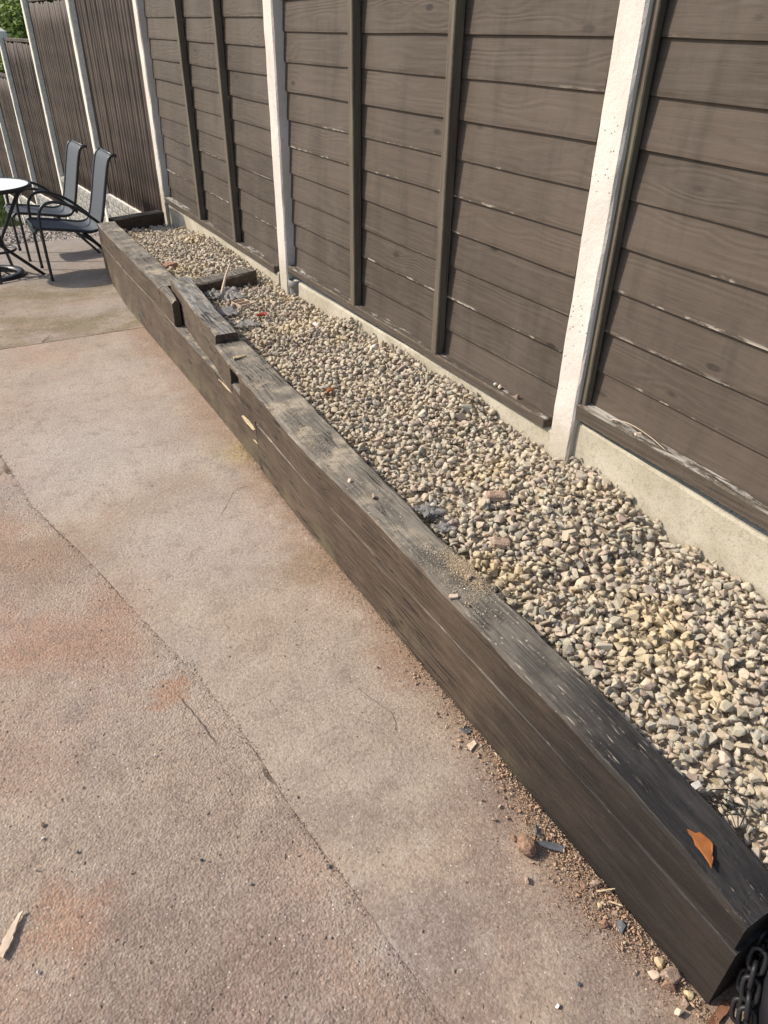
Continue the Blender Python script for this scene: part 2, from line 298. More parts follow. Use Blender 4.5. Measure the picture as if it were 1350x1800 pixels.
def mat_stone(name, per_island):
    m = NB(name, 0.85, 0.25); r = m.island() if per_island else m.rand(); p = m.pos()
    c = m.ramp(r, [(0.0, (0.41, 0.33, 0.235)), (0.14, (0.48, 0.41, 0.305)), (0.30, (0.55, 0.48, 0.375)), (0.42, (0.38, 0.36, 0.285)), (0.54, (0.50, 0.405, 0.32)),
                   (0.66, (0.29, 0.285, 0.24)), (0.76, (0.58, 0.51, 0.40)), (0.85, (0.47, 0.355, 0.295)), (0.93, (0.24, 0.225, 0.21)), (1.0, (0.53, 0.40, 0.25))])
    n = m.noise(p, 70, 5, 0.65)
    c = m.mix(m.ma('MULTIPLY', m.ss(n, 0.55, 0.36), 0.40), c, (0.26, 0.21, 0.145))
    c = m.mix(m.ma('MULTIPLY', m.ss(m.noise(p, 220, 3), 0.55, 0.7), 0.3), c, (0.6, 0.54, 0.44))
    ye = m.ss(m.noise(p, 3.0, 3), 0.52, 0.66)
    c = m.mix(m.ma('MULTIPLY', ye, 0.40), c, (0.56, 0.43, 0.22))
    c = m.mix(0.04, c, (0.66, 0.56, 0.41))
    return m.fin(c, None, m.bump(m.noise(p, 180, 5, 0.7), 0.45, 0.003))

def mat_grit(name, cols, per_island=True):
    m = NB(name, 0.9, 0.2); c = m.ramp(m.island(), cols); p = m.pos()
    return m.fin(m.mix(m.ma('MULTIPLY', m.noise(p, 300, 3), 0.4), c, (0.15, 0.10, 0.07)))

def mat_lump(name, a, b):
    m = NB(name, 0.95, 0.1); v = m.pos(); n = m.noise(v, 160, 6, 0.75); q = m.noise(v, 60, 4)
    c = m.mix(m.ss(n, 0.36, 0.62), a, b); c = m.mix(m.ma('MULTIPLY', m.ss(q, 0.52, 0.38), 0.5), c, tuple(x * 0.45 for x in a))
    return m.fin(c, None, m.bump(m.ma('ADD', n, q), 0.9, 0.006))
M = {}
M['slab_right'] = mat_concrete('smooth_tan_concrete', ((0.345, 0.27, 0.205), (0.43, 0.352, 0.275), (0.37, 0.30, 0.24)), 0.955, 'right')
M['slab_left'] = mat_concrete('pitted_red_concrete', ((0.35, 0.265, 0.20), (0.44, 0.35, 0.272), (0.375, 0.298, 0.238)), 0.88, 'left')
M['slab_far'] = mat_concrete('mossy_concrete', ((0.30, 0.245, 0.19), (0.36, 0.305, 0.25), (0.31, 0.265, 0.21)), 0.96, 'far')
M['board'] = mat_fence_board(); M['frame'] = mat_fence_frame(); M['rail'] = mat_rail()
M['post'] = mat_post(); M['kick'] = mat_kickboard()
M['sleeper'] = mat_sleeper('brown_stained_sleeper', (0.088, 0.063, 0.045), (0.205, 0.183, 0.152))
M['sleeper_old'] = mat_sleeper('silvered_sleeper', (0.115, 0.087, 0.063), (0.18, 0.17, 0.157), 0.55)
M['stone'] = mat_stone('gravel_stone_single', False); M['gravel'] = mat_stone('gravel_stone_mass', True)
M['soil'] = plain('dark_soil', (0.16, 0.125, 0.09), 0.95, 0.1)
M['jointfill'] = plain('joint_dust', (0.19, 0.145, 0.115), 0.95, 0.1, 0, 0.4, 30)
M['stonedust'] = plain('stone_dust', (0.34, 0.28, 0.20), 0.95, 0.1, 0, 0.25, 90)
M['brickdust'] = mat_grit('brick_dust_grain', [(0, (0.42, 0.26, 0.165)), (0.4, (0.52, 0.36, 0.24)), (0.7, (0.37, 0.235, 0.16)), (0.88, (0.58, 0.48, 0.36)), (1, (0.30, 0.25, 0.21))])
M['patiogrit'] = mat_grit('patio_crumb', [(0, (0.10, 0.085, 0.08)), (0.45, (0.30, 0.22, 0.17)), (0.75, (0.2, 0.16, 0.14)), (0.93, (0.62, 0.57, 0.5)), (1, (0.3, 0.3, 0.3))])
M['chips'] = mat_grit('pale_wood_chip', [(0, (0.62, 0.49, 0.33)), (0.5, (0.72, 0.60, 0.43)), (1, (0.52, 0.40, 0.27))])
M['reed'] = plain('brown_screen_slat', (0.078, 0.056, 0.045), 0.6, 0.35, 0, 0.35, 9)
M['farpost'] = plain('grey_white_concrete', (0.70, 0.66, 0.59), 0.85, 0.2)
M['whitebrick'] = plain('whitewashed_brick', (0.32, 0.305, 0.28), 0.9, 0.15, 0, 0.55, 9)
M['blackmetal'] = plain('black_coated_metal', (0.022, 0.023, 0.025), 0.38, 0.5)
M['sling'] = plain('dark_grey_mesh_fabric', (0.062, 0.071, 0.085), 0.6, 0.35, 0, 0.2, 90)
M['blackplastic'] = plain('black_plastic', (0.013, 0.013, 0.016), 0.5, 0.35)
M['chain'] = plain('black_chain', (0.014, 0.014, 0.016), 0.5, 0.4)
M['rust'] = plain('rusty_strip', (0.20, 0.10, 0.06), 0.85, 0.2, 0, 0.3)
M['slate'] = plain('grey_slate', (0.10, 0.105, 0.115), 0.6, 0.4, 0, 0.2)
M['terracotta'] = mat_lump('terracotta', (0.30, 0.17, 0.12), (0.45, 0.28, 0.20))
M['pinkbrick'] = mat_lump('pink_brick', (0.34, 0.235, 0.175), (0.52, 0.39, 0.30))
M['orange'] = plain('orange_shard', (0.29, 0.105, 0.032), 0.75, 0.2, 0, 0.15)
M['rock'] = mat_lump('reddish_lump', (0.25, 0.15, 0.10), (0.43, 0.28, 0.20))
M['palewood'] = plain('split_pale_wood', (0.50, 0.40, 0.25), 0.8, 0.2, 0, 0.2, 30)
M['twig'] = plain('dry_twig', (0.58, 0.46, 0.35), 0.8, 0.2)
M['red'] = plain('red_plastic', (0.45, 0.05, 0.04), 0.5, 0.4)
M['white'] = plain('white_flake', (0.72, 0.68, 0.62), 0.8, 0.2)
M['pipe'] = plain('grey_pipe_plastic', (0.22, 0.215, 0.205), 0.55, 0.4)
M['wire'] = plain('galvanised_wire', (0.52, 0.48, 0.42), 0.45, 0.5, 0.3)
M['crack'] = plain('crack_dirt', (0.13, 0.10, 0.08), 0.95, 0.1)
M['slatechips'] = mat_grit('slate_chippings', [(0, (0.20, 0.19, 0.19)), (0.5, (0.34, 0.31, 0.29)), (0.85, (0.45, 0.41, 0.37)), (1, (0.25, 0.2, 0.17))])
def mat_film(name, col, tr):
    m = NB(name, 0.55, 0.25); m.b.inputs['Base Color'].default_value = (*col, 1)
    m.b.inputs['Transmission Weight'].default_value = tr; m.b.inputs['IOR'].default_value = 1.2
    return m.m
M['film'] = mat_film('cloudy_plastic_film', (0.52, 0.505, 0.485), 0.7); M['bluefilm'] = mat_film('blue_grey_film', (0.40, 0.39, 0.385), 0.6)
def mat_glass():
    m = NB('frosted_table_glass', 0.35, 0.5); m.b.inputs['Base Color'].default_value = (0.88, 0.88, 0.86, 1)
    m.b.inputs['Coat Weight'].default_value = 0.2; return m.m
M['glass'] = mat_glass()
def mat_leaf():
    m = NB('leaf', 0.55, 0.3); r = m.island()
    c = m.ramp(r, [(0, (0.10, 0.15, 0.03)), (0.5, (0.20, 0.27, 0.06)), (1, (0.30, 0.36, 0.11))]); m.set(m.b.inputs['Base Color'], c)
    tr = m.n('ShaderNodeBsdfTranslucent'); m.set(tr.inputs[0], c); mx = m.n('ShaderNodeMixShader'); mx.inputs[0].default_value = 0.5
    m.t.links.new(m.b.outputs[0], mx.inputs[1]); m.t.links.new(tr.outputs[0], mx.inputs[2]); m.t.links.new(mx.outputs[0], m.out.inputs[0])
    return m.m
M['leaf'] = mat_leaf(); M['bark'] = plain('bark', (0.12, 0.09, 0.07), 0.9, 0.1)
M['grass'] = mat_grit('grass_blade', [(0, (0.05, 0.09, 0.02)), (1, (0.10, 0.15, 0.035))])
M['earth'] = plain('grassy_earth', (0.07, 0.095, 0.03), 0.95, 0.1, 0, 0.4, 3)
M['path'] = plain('pale_path', (0.33, 0.29, 0.25), 0.9, 0.1)

# ------------------------------------------------------------------ mesh helpers
def tag(o, label=None, cat=None, group=None, kind=None):
    if label: o['label'] = label
    if cat: o['category'] = cat
    if group: o['group'] = group
    if kind: o['kind'] = kind
    return o
def link(name, me, mat=None, parent=None, loc=None):
    o = bpy.data.objects.new(name, me); COL.objects.link(o)
    if mat is not None and me is not None and not me.materials: me.materials.append(M[mat] if isinstance(mat, str) else mat)
    if parent is not None: o.parent = parent
    if loc is not None: o.location = loc
    return o
def mesh(name, verts, faces, smooth=False):
    me = bpy.data.meshes.new(name); me.from_pydata([tuple(v) for v in verts], [], faces); me.update()
    if smooth: me.polygons.foreach_set('use_smooth', [True] * len(me.polygons))
    return me
def empty(name, loc, rz=0):
    o = bpy.data.objects.new(name, None); COL.objects.link(o); o.location = loc; o.rotation_euler = (0, 0, rz); o.empty_display_size = 0.1; return o
def recentre(o):
    """put a mesh object's origin at the middle of its base"""
    me = o.data; n = len(me.vertices); a = np.empty(n * 3); me.vertices.foreach_get('co', a); a = a.reshape(-1, 3)
    c = np.array([(a[:, 0].min() + a[:, 0].max()) / 2, (a[:, 1].min() + a[:, 1].max()) / 2, a[:, 2].min()])
    me.vertices.foreach_set('co', (a - c).ravel()); me.update(); o.location = c; return o
def box_mesh(name, sx, sy, sz, bev=0.003, seg_y=1, jit=0.0):
    """box from (-sx/2,-sy/2,0) to (sx/2,sy/2,sz)"""
    bm = bmesh.new(); bmesh.ops.create_cube(bm, size=1)
    for v in bm.verts: v.co = Vector((v.co.x * sx, v.co.y * sy, (v.co.z + 0.5) * sz))
    if bev: bmesh.ops.bevel(bm, geom=bm.edges[:], offset=bev, segments=1, affect='EDGES')
    if seg_y > 1:
        for k in range(1, seg_y):
            yy = -sy / 2 + sy * k / seg_y
            bmesh.ops.bisect_plane(bm, geom=bm.verts[:] + bm.edges[:] + bm.faces[:], plane_co=(0, yy, 0), plane_no=(0, 1, 0))
    if jit:
        for v in bm.verts:
            q = v.co * 3.0
            v.co += Vector((mnoise.noise(q + Vector((9, 0, 0))), mnoise.noise(q + Vector((0, 9, 0))), mnoise.noise(q + Vector((0, 0, 9))))) * jit
    me = bpy.data.meshes.new(name); bm.to_mesh(me); bm.free(); return me
def box_between(name, x0, x1, y0, y1, z0, z1, mat, parent=None, bev=0.003, seg_y=1, jit=0.0):
    me = box_mesh(name, x1 - x0, y1 - y0, z1 - z0, bev, seg_y, jit)
    return link(name, me, mat, parent, ((x0 + x1) / 2, (y0 + y1) / 2, z0))
def catmull(pts, n=6):
    P = [Vector(p) for p in pts]; P = [P[0] * 2 - P[1]] + P + [P[-1] * 2 - P[-2]]; out = []
    for i in range(1, len(P) - 2):
        for k in range(n):
            t = k / n; a, b, c, d = P[i - 1], P[i], P[i + 1], P[i + 2]
            out.append(0.5 * ((2 * b) + (c - a) * t + (2 * a - 5 * b + 4 * c - d) * t * t + (3 * b - a - 3 * c + d) * t ** 3))
    out.append(P[-2]); return out
def tube_data(path, r, sides=8, closed=False):
    P = [Vector(p) for p in path]; n = len(P); V = []; F = []
    prev = None
    for i in range(n):
        t = ((P[(i + 1) % n] - P[i - 1]) if closed else (P[min(i + 1, n - 1)] - P[max(i - 1, 0)])).normalized()
        if prev is None:
            a = t.orthogonal().normalized()
        else:
            a = (prev - t * prev.dot(t)); a = a.normalized() if a.length > 1e-6 else t.orthogonal().normalized()
        prev = a; b = t.cross(a); rr = r[i] if isinstance(r, (list, tuple)) else r
        for k in range(sides):
            q = 2 * math.pi * k / sides; V.append(P[i] + (a * math.cos(q) + b * math.sin(q)) * rr)
    m_ = n if closed else n - 1
    for i in range(m_):
        j = (i + 1) % n
        for k in range(sides):
            F.append((i * sides + k, i * sides + (k + 1) % sides, j * sides + (k + 1) % sides, j * sides + k))
    if not closed:
        F.append(tuple(range(sides))[::-1]); F.append(tuple((n - 1) * sides + k for k in range(sides)))
    return V, F
def tube(name, path, r, mat, parent=None, sides=8, closed=False):
    V, F = tube_data(path, r, sides, closed); return link(name, mesh(name, V, F, True), mat, parent)
def lathe(name, prof, mat, parent=None, n=32, loc=None, smooth=True):
    V = []; F = []
    for (r, z) in prof:
        for k in range(n): V.append((r * math.cos(2 * math.pi * k / n), r * math.sin(2 * math.pi * k / n), z))
    for i in range(len(prof) - 1):
        for k in range(n): F.append((i * n + k, i * n + (k + 1) % n, (i + 1) * n + (k + 1) % n, (i + 1) * n + k))
    return link(name, mesh(name, V, F, smooth), mat, parent, loc)

# stones -------------------------------------------------------------
def stone_mesh(seed, npts=13, bev=0.10, flat=0.68):
    r = np.random.default_rng(seed); bm = bmesh.new()
    sc = np.array([1.0, r.uniform(0.62, 0.95), r.uniform(flat - 0.15, flat + 0.12)])
    for _ in range(npts):
        d = r.normal(size=3); d /= np.linalg.norm(d); d *= r.uniform(0.86, 1.0); bm.verts.new(tuple(d * sc * 0.5))
    g = bmesh.ops.convex_hull(bm, input=bm.verts[:])
    for v in [v for v in bm.verts if not v.link_faces]: bm.verts.remove(v)
    bmesh.ops.dissolve_limit(bm, angle_limit=math.radians(12), verts=bm.verts[:], edges=bm.edges[:])
    if bev: bmesh.ops.bevel(bm, geom=bm.edges[:], offset=bev * 0.5, segments=1, affect='EDGES', clamp_overlap=True)
    bmesh.ops.triangulate(bm, faces=bm.faces[:])
    me = bpy.data.meshes.new('stone'); bm.to_mesh(me); bm.free(); return me
def mesh_arrays(me):
    a = np.empty(len(me.vertices) * 3); me.vertices.foreach_get('co', a)
    f = np.empty(len(me.polygons) * 3, dtype=np.int32); me.polygons.foreach_get('vertices', f)
    return a.reshape(-1, 3), f.reshape(-1, 3)
def rot_mats(n, tilt):
    """random yaw, limited tilt"""
    yaw = rng.uniform(0, 2 * np.pi, n); ax = rng.uniform(0, 2 * np.pi, n); t = rng.normal(0, tilt, n)
    K = np.zeros((n, 3, 3)); ux, uy = np.cos(ax), np.sin(ax)
    K[:, 0, 2] = uy; K[:, 2, 0] = -uy; K[:, 1, 2] = -ux; K[:, 2, 1] = ux
    T = np.eye(3)[None] + np.sin(t)[:, None, None] * K + (1 - np.cos(t))[:, None, None] * (K @ K)
    Y = np.zeros((n, 3, 3)); Y[:, 0, 0] = np.cos(yaw); Y[:, 0, 1] = -np.sin(yaw); Y[:, 1, 0] = np.sin(yaw); Y[:, 1, 1] = np.cos(yaw); Y[:, 2, 2] = 1
    return T @ Y
def mass_mesh(name, protos, which, pos, rot, size):
    Vs = []; Fs = []; off = 0
    for k, (pv, pf) in enumerate(protos):
        idx = np.nonzero(which == k)[0]
        if not len(idx): continue
        S = size[idx]; S = S[:, None, :] if S.ndim == 2 else S[:, None, None]
        v = np.einsum('nij,nvj->nvi', rot[idx], pv[None] * S) + pos[idx][:, None, :]
        f = pf[None] + (np.arange(len(idx)) * len(pv))[:, None, None] + off
        Vs.append(v.reshape(-1, 3)); Fs.append(f.reshape(-1, 3)); off += len(idx) * len(pv)
    V = np.concatenate(Vs); F = np.concatenate(Fs)
    me = bpy.data.meshes.new(name); me.vertices.add(len(V)); me.vertices.foreach_set('co', V.ravel())
    me.loops.add(F.size); me.loops.foreach_set('vertex_index', F.ravel().astype(np.int32))
    me.polygons.add(len(F)); me.polygons.foreach_set('loop_start', np.arange(len(F), dtype=np.int32) * 3)
    me.update(calc_edges=True); me.validate(); return me
def project(P):
    C = (P - CAMP) @ AX; z = np.maximum(C[:, 2], 1e-4)
    return np.stack([675 + 1263 * C[:, 0] / z, 900 + 1263 * C[:, 1] / z], 1), C[:, 2]

# ------------------------------------------------------------------ ground
def terr(y):
    if y < 4.4: return 0.0
    if y < 7.74: return -0.055 * (y - 4.4)
    if y < 13.2: return -0.1837 - 0.16 * (y - 7.74)
    return -0.1837 - 0.16 * (13.2 - 7.74)
ys = [-60, -10, 0, 4.4, 6, 7.74, 8.5, 9.5, 10.5, 11.5, 12.5, 13.2, 16, 20, 40, 120, 400]; xs = [-300, -60, -12, -3, 0, 1.55, 4, 12, 60, 300]
V = [(x, y, terr(y) - 0.05) for y in ys for x in xs]; n = len(xs)
F = [(j * n + i, j * n + i + 1, (j + 1) * n + i + 1, (j + 1) * n + i) for j in range(len(ys) - 1) for i in range(n - 1)]
tag(link('ground', mesh('ground', V, F), 'earth'), kind='structure')

JOINT = [(0.52, -0.4), (0.455, 0.1), (0.40, 0.47), (0.37, 0.74), (0.335, 0.97), (0.315, 1.22), (0.275, 1.47), (0.20, 1.78), (0.11, 2.19), (0.0, 2.61), (-0.06, 3.09), (-0.13, 3.7), (-0.2, 4.4)]
def joint_x(y):
    return float(np.interp(y, [p[1] for p in JOINT], [p[0] for p in JOINT]))
patio = link('patio', mesh('patio', [(-4, -0.5, -0.0038), (1.75, -0.5, -0.0038), (1.75, 4.4, -0.0038), (-4, 4.4, -0.0038), (1.75, 7.74, terr(7.74) - 0.0038), (-4, 7.74, terr(7.74) - 0.0038)], [(0, 1, 2, 3), (3, 2, 4, 5)]), 'jointfill')
tag(patio, kind='structure')
def slab(name, xl, xr, y0, y1, mat, dy, cols, zoff=0.0, rough=0.0015):
    rows = int((y1 - y0) / dy) + 1; V = []; F = []
    for j in range(rows):
        y = y0 + (y1 - y0) * j / (rows - 1); a, b = xl(y), xr(y)
        ring = [(a, -0.032)] + [(a + (b - a) * t, 0) for t in cols] + [(b, -0.032)]
        for i, (x, zz) in enumerate(ring):
            yy = y
            if j == 0 and i not in (): yy = y + 0.004 * mnoise.noise(Vector((x * 9, 0, 3)))
            z = terr(y) + zoff + zz + rough * mnoise.noise(Vector((x * 7, y * 7, 1))) + rough * 1.5 * mnoise.noise(Vector((x * 1.7, y * 1.7, 4)))
            if i in (1, len(ring) - 2): z -= 0.0008 + 0.0012 * mnoise.noise(Vector((x * 30, y * 30, 7)))
            V.append((x, yy, z))
    n = len(cols) + 2
    for j in range(rows - 1):
        for i in range(n - 1): F.append((j * n + i, j * n + i + 1, (j + 1) * n + i + 1, (j + 1) * n + i))
    # end skirts
    for j, rev in ((0, False), (rows - 1, True)):
        base = len(V)
        for i in range(n): q = V[j * n + i]; V.append((q[0], q[1], terr(q[1]) - 0.032))
        for i in range(n - 1):
            f = (j * n + i, base + i, base + i + 1, j * n + i + 1); F.append(f[::-1] if rev else f)
    return link(name, mesh(name, V, F, False), mat, patio)
def wob(y, s): return 0.004 * mnoise.noise(Vector((y * 5, s, 0))) + 0.003 * mnoise.noise(Vector((y * 31, s, 2)))
cols = [0, 0.006, 0.012] + [0.012 + 0.988 * k / 46 for k in range(1, 47)]
slab('concrete_slab', lambda y: joint_x(y) + 0.0004 + wob(y, 1) + 0.016 * max(0, mnoise.noise(Vector((y * 2.3, 5, 5))) - 0.08) * (0.6 + 0.8 * abs(mnoise.noise(Vector((y * 45, 3, 1))))), lambda y: 1.7, -0.4, 4.393, 'slab_right', 0.02, cols)
slab('concrete_slab', lambda y: -3.9, lambda y: joint_x(y) - 0.0004 + wob(y, 1) - 0.012 * max(0, mnoise.noise(Vector((y * 3.1, 8, 5))) - 0.1) * (0.5 + abs(mnoise.noise(Vector((y * 50, 6, 1))))), -0.4, 4.393, 'slab_left', 0.02, [1 - c for c in cols[::-1]], -0.0018, 0.002)
slab('concrete_slab', lambda y: -3.9, lambda y: 1.7, 4.40, 7.74, 'slab_far', 0.05, [k / 60 for k in range(61)])
def crack(pts, wd=0.0013):
    P = catmull([(x, y, 0) for x, y in pts], 8); V = []; F = []
    for i, p in enumerate(P):
        t = (P[min(i + 1, len(P) - 1)] - P[max(i - 1, 0)]).normalized(); s = Vector((-t.y, t.x, 0))
        j = Vector((mnoise.noise(p * 40), mnoise.noise(p * 40 + Vector((5, 5, 5))), 0)) * 0.006; ww = wd * (0.35 + 0.65 * abs(mnoise.noise(p * 25))) * min(1, 4 * i / len(P), 4 * (len(P) - 1 - i) / len(P))
        z = 0.0045 + 0.0015 * mnoise.noise(Vector((p.x * 7, p.y * 7, 1))) + 0.00225 * mnoise.noise(Vector((p.x * 1.7, p.y * 1.7, 4)))
        z -= 0.003
        V += [p + j + s * ww + Vector((0, 0, z)), p + j - s * ww + Vector((0, 0, z))]
        if i: k = 2 * i; F.append((k - 2, k - 1, k + 1, k))
    return link('crack', mesh('crack', V, F), 'crack', patio)
crack([(0.54, 2.16), (0.60, 2.22), (0.66, 2.30), (0.71, 2.36), (0.76, 2.36), (0.84, 2.37)])
crack([(0.66, 1.03), (0.68, 1.10), (0.655, 1.17), (0.645, 1.24)], 0.0018)
crack([(0.245, 1.20), (0.235, 1.29), (0.215, 1.38), (0.205, 1.44)], 0.003)

# ------------------------------------------------------------------ fence
def make_board_mesh(length, seed, h=0.142):
    segs = 26; V = []; F = []
    prof = [(-0.004, 0.0), (0.004, 0.0015), (0.0085, 0.02), (0.012, h), (0.006, h), (-0.0045, 0.012)]  # x (towards +x is back), z ; front is -x
    for j in range(segs + 1):
        y = -length / 2 + length * j / segs
        dz = 0.0035 * mnoise.noise(Vector((y * 2.3, seed * 3.1, 0))); dx = 0.002 * mnoise.noise(Vector((y * 1.6, seed * 5.3, 3)))
        for (x, z) in prof: V.append((x + dx, y, z + dz * (1 - z / h)))
    k = len(prof)
    for j in range(segs):
        for i in range(k): F.append((j * k + i, (j + 1) * k + i, (j + 1) * k + (i + 1) % k, j * k + (i + 1) % k))
    F.append(tuple(range(k))); F.append(tuple(segs * k + i for i in range(k))[::-1])
    return mesh('board', V, F)
XF = 1.60
def fence_bay(y0, y1, zlow, pitch, battens, rail, kick, ztop, tilt, label, klabel):
    """lap panel from y0 (near) to y1 (far); rail=(z0,z1); kick=(top at near, top at far)"""
    yc = (y0 + y1) / 2; L = y1 - y0
    t = empty('board_fence', (XF, yc, rail[0])); tag(t, label, 'fence', 'lapped board fence panels between the white posts')
    protos = [make_board_mesh(L - 0.02, s + y0) for s in range(4)]
    k = 0; z = zlow
    while z < ztop:
        o = link('board', protos[k % 4], 'board', t, (random.uniform(-0.001, 0.001), 0, z - rail[0]))
        o.rotation_euler = (tilt + random.uniform(-0.0012, 0.0012), 0, 0); z += pitch; k += 1
    for (ya, yb) in battens:
        box_between('batten', -0.047, -0.0075, ya - yc, yb - yc, rail[1] - rail[0] - 0.004, ztop + 0.1 - rail[0], 'frame', t, 0.003)
    # side stiles beside the posts
    for (ya, yb) in ((y1 - 0.055, y1),):
        box_between('stile', -0.033, -0.0075, ya - yc, yb - yc, rail[1] - rail[0] - 0.004, ztop + 0.1 - rail[0], 'frame', t, 0.003)
    r = box_between('bottom_rail', -0.045, 0.012, y0 - yc + 0.002, y1 - yc - 0.002, 0, rail[1] - rail[0], 'rail', t, 0.004, 24, 0.003); r.rotation_euler = (tilt, 0, 0)
    r2 = box_between('top_rail', -0.036, 0.012, y0 - yc + 0.002, y1 - yc - 0.002, ztop + 0.1 - rail[0], ztop + 0.15 - rail[0], 'frame', t, 0.004)
    # concrete board underneath
    V = []; F = []; segs = 40
    for j in range(segs + 1):
        y = y0 - 0.02 + (L + 0.04) * j / segs; zt = kick[0] + (kick[1] - kick[0]) * j / segs + 0.003 * mnoise.noise(Vector((y * 9, 2, 2)))
        for (x, zz) in ((-0.028, -0.1), (-0.028, zt - 0.008), (-0.022, zt), (0.022, zt), (0.022, -0.1)): V.append((XF + x, y, zz))
    for j in range(segs):
        for i in range(4): F.append((j * 5 + i, (j + 1) * 5 + i, (j + 1) * 5 + i + 1, j * 5 + i + 1))
    F.append((0, 1, 2, 3, 4)); F.append(tuple(segs * 5 + i for i in range(5))[::-1])
    o = link('kickboard', mesh('kickboard', V, F), 'kick'); recentre(o); tag(o, klabel, 'concrete board', 'concrete boards under the fence panels')
    return t
fence_bay(-0.45, 1.505, 0.525, 0.1205, [(0.17, 0.205), (0.80 - 0.35, 0.485)], (0.485, 0.535), (0.42, 0.485), 2.3, 0.018,
          'nearest dark brown lapped fence panel, at the right edge beyond the widest white post', 'pale bare concrete board rising above the gravel right of the widest white post')
fence_bay(1.60, 3.83, 0.42, 0.1205, [(2.262, 2.298), (2.955, 2.995)], (0.405, 0.44), (0.405, 0.365), 2.3, 0.0,
          'wide brown lapped fence panel with two battens, between the two nearest white posts', 'concrete board edging the gravel between the two nearest white posts')
fence_bay(3.94, 6.33, 0.345, 0.1225, [(4.555, 4.60), (5.26, 5.305)], (0.355, 0.395), (0.355, 0.36), 2.3, 0.006,
          'brown lapped fence panel furthest from camera, before the vertical slat screens', 'pinkish concrete board below the furthest lapped panel')

def post(x0, x1, y0, y1, z0, z1, mat, label, cap=False):
    segs = 60; V = []; F = []; c = 0.007
    for j in range(segs + 1):
        z = z0 + (z1 - z0) * j / segs
        for i, (x, y) in enumerate(((x0 + c, y0), (x1, y0), (x1, y1), (x0 + c, y1), (x0, y1 - c), (x0, y0 + c))):
            q = Vector((i * 7.7, y0, z * 11)); V.append((x + 0.0022 * mnoise.noise(q), y + 0.0028 * mnoise.noise(q + Vector((0, 50, 0))) , z))
    for j in range(segs):
        for i in range(6): F.append((j * 6 + i, j * 6 + (i + 1) % 6, (j + 1) * 6 + (i + 1) % 6, (j + 1) * 6 + i))
    if cap:
        b = len(V); V.append(((x0 + x1) / 2, (y0 + y1) / 2, z1 + 0.04)); F += [(segs * 6 + i, segs * 6 + (i + 1) % 6, b) for i in range(6)]
    else: F.append(tuple(segs * 6 + i for i in range(6)))
    o = link('fence_post', mesh('fence_post', V, F), mat); recentre(o); tag(o, label, 'fence post', 'concrete fence posts'); return o
XP = 1.548
post(XP, 1.66, 1.470, 1.565, -0.1, 2.5, 'post', 'widest and nearest white painted concrete fence post, standing in the gravel')
post(XP, 1.66, 3.735, 3.845, -0.1, 2.5, 'post', 'white painted fence post with the grey pipe socket at its foot')
post(XP, 1.66, 6.165, 6.275, -0.1, 2.5, 'post', 'white painted fence post at the far corner of the gravel bed')

# far slatted screens on the falling ground
FP = [(1.60, 6.30), (1.50, 8.2), (1.385, 10.2), (1.21, 11.6), (1.10, 12.9), (1.0, 14.2)]
ftop = [2.3, 2.2, 1.80, 1.46, 1.05, 0.8]
plab = ['', 'pale concrete post behind the nearer black chair', 'pale concrete post behind the further black chair', 'pale capped concrete post where the slat screen steps down', 'small pale concrete post furthest left behind the glass table', 'smallest pale post at the far end of the slat screens']
for k in range(1, 6):
    x, y = FP[k]; post(x - 0.055, x + 0.05, y - 0.06, y + 0.06, terr(y) - 0.2, ftop[k], 'farpost', plab[k], True)
def slat_mesh(seed, h):
    r = np.random.default_rng(seed); pts = []; a, b, c = r.uniform(-1, 1, 3)
    rad = []
    for j in range(9):
        t = j / 8; pts.append((0.004 * math.sin(5 * t + a * 3), 0.002 * b * math.sin(4 * t + c * 6), h * t)); rad.append(0.0375 + 0.001 * math.sin(9 * t + c * 9))
    V, F = tube_data(pts, rad, 8); return mesh('slat', V, F, True)
SL = [slat_mesh(k, 1.0) for k in range(7)]
def back_slat(seed):
    r = np.random.default_rng(seed); a, b, c = r.uniform(-1, 1, 3); pts = []; rad = []
    for j in range(15):
        t = j / 14; pts.append((0, 0.0095 * b * math.sin(11 * t + c * 6) + 0.006 * a * math.sin(23 * t), t)); rad.append(0.0155)
    V, F = tube_data(pts, rad, 6); return mesh('slat', V, F, True)
SB = [back_slat(60 + k) for k in range(9)]
thin = []
wall_top = [0.13, 0.02, -0.38, -0.60, -0.75]; rtop = [2.15, 1.73, 1.36, 0.95, 0.7]
slab_l = ['tall brown vertical slat screen right behind the nearer chair', 'brown vertical slat screen behind the two chairs', 'lower brown slat screen below the tree, speckled with light', 'lowest brown slat screen with light gaps, behind the glass table', 'furthest slat screen at the left edge']
wlab = ['low whitewashed brick wall between the nearer chair and the raised bed', 'low whitewashed brick wall seen between the two chairs', 'low pale brick wall behind the further chair seat', 'low brick wall strip at the foot of the lowest slat screen', 'furthest low brick wall at the end of the screens']
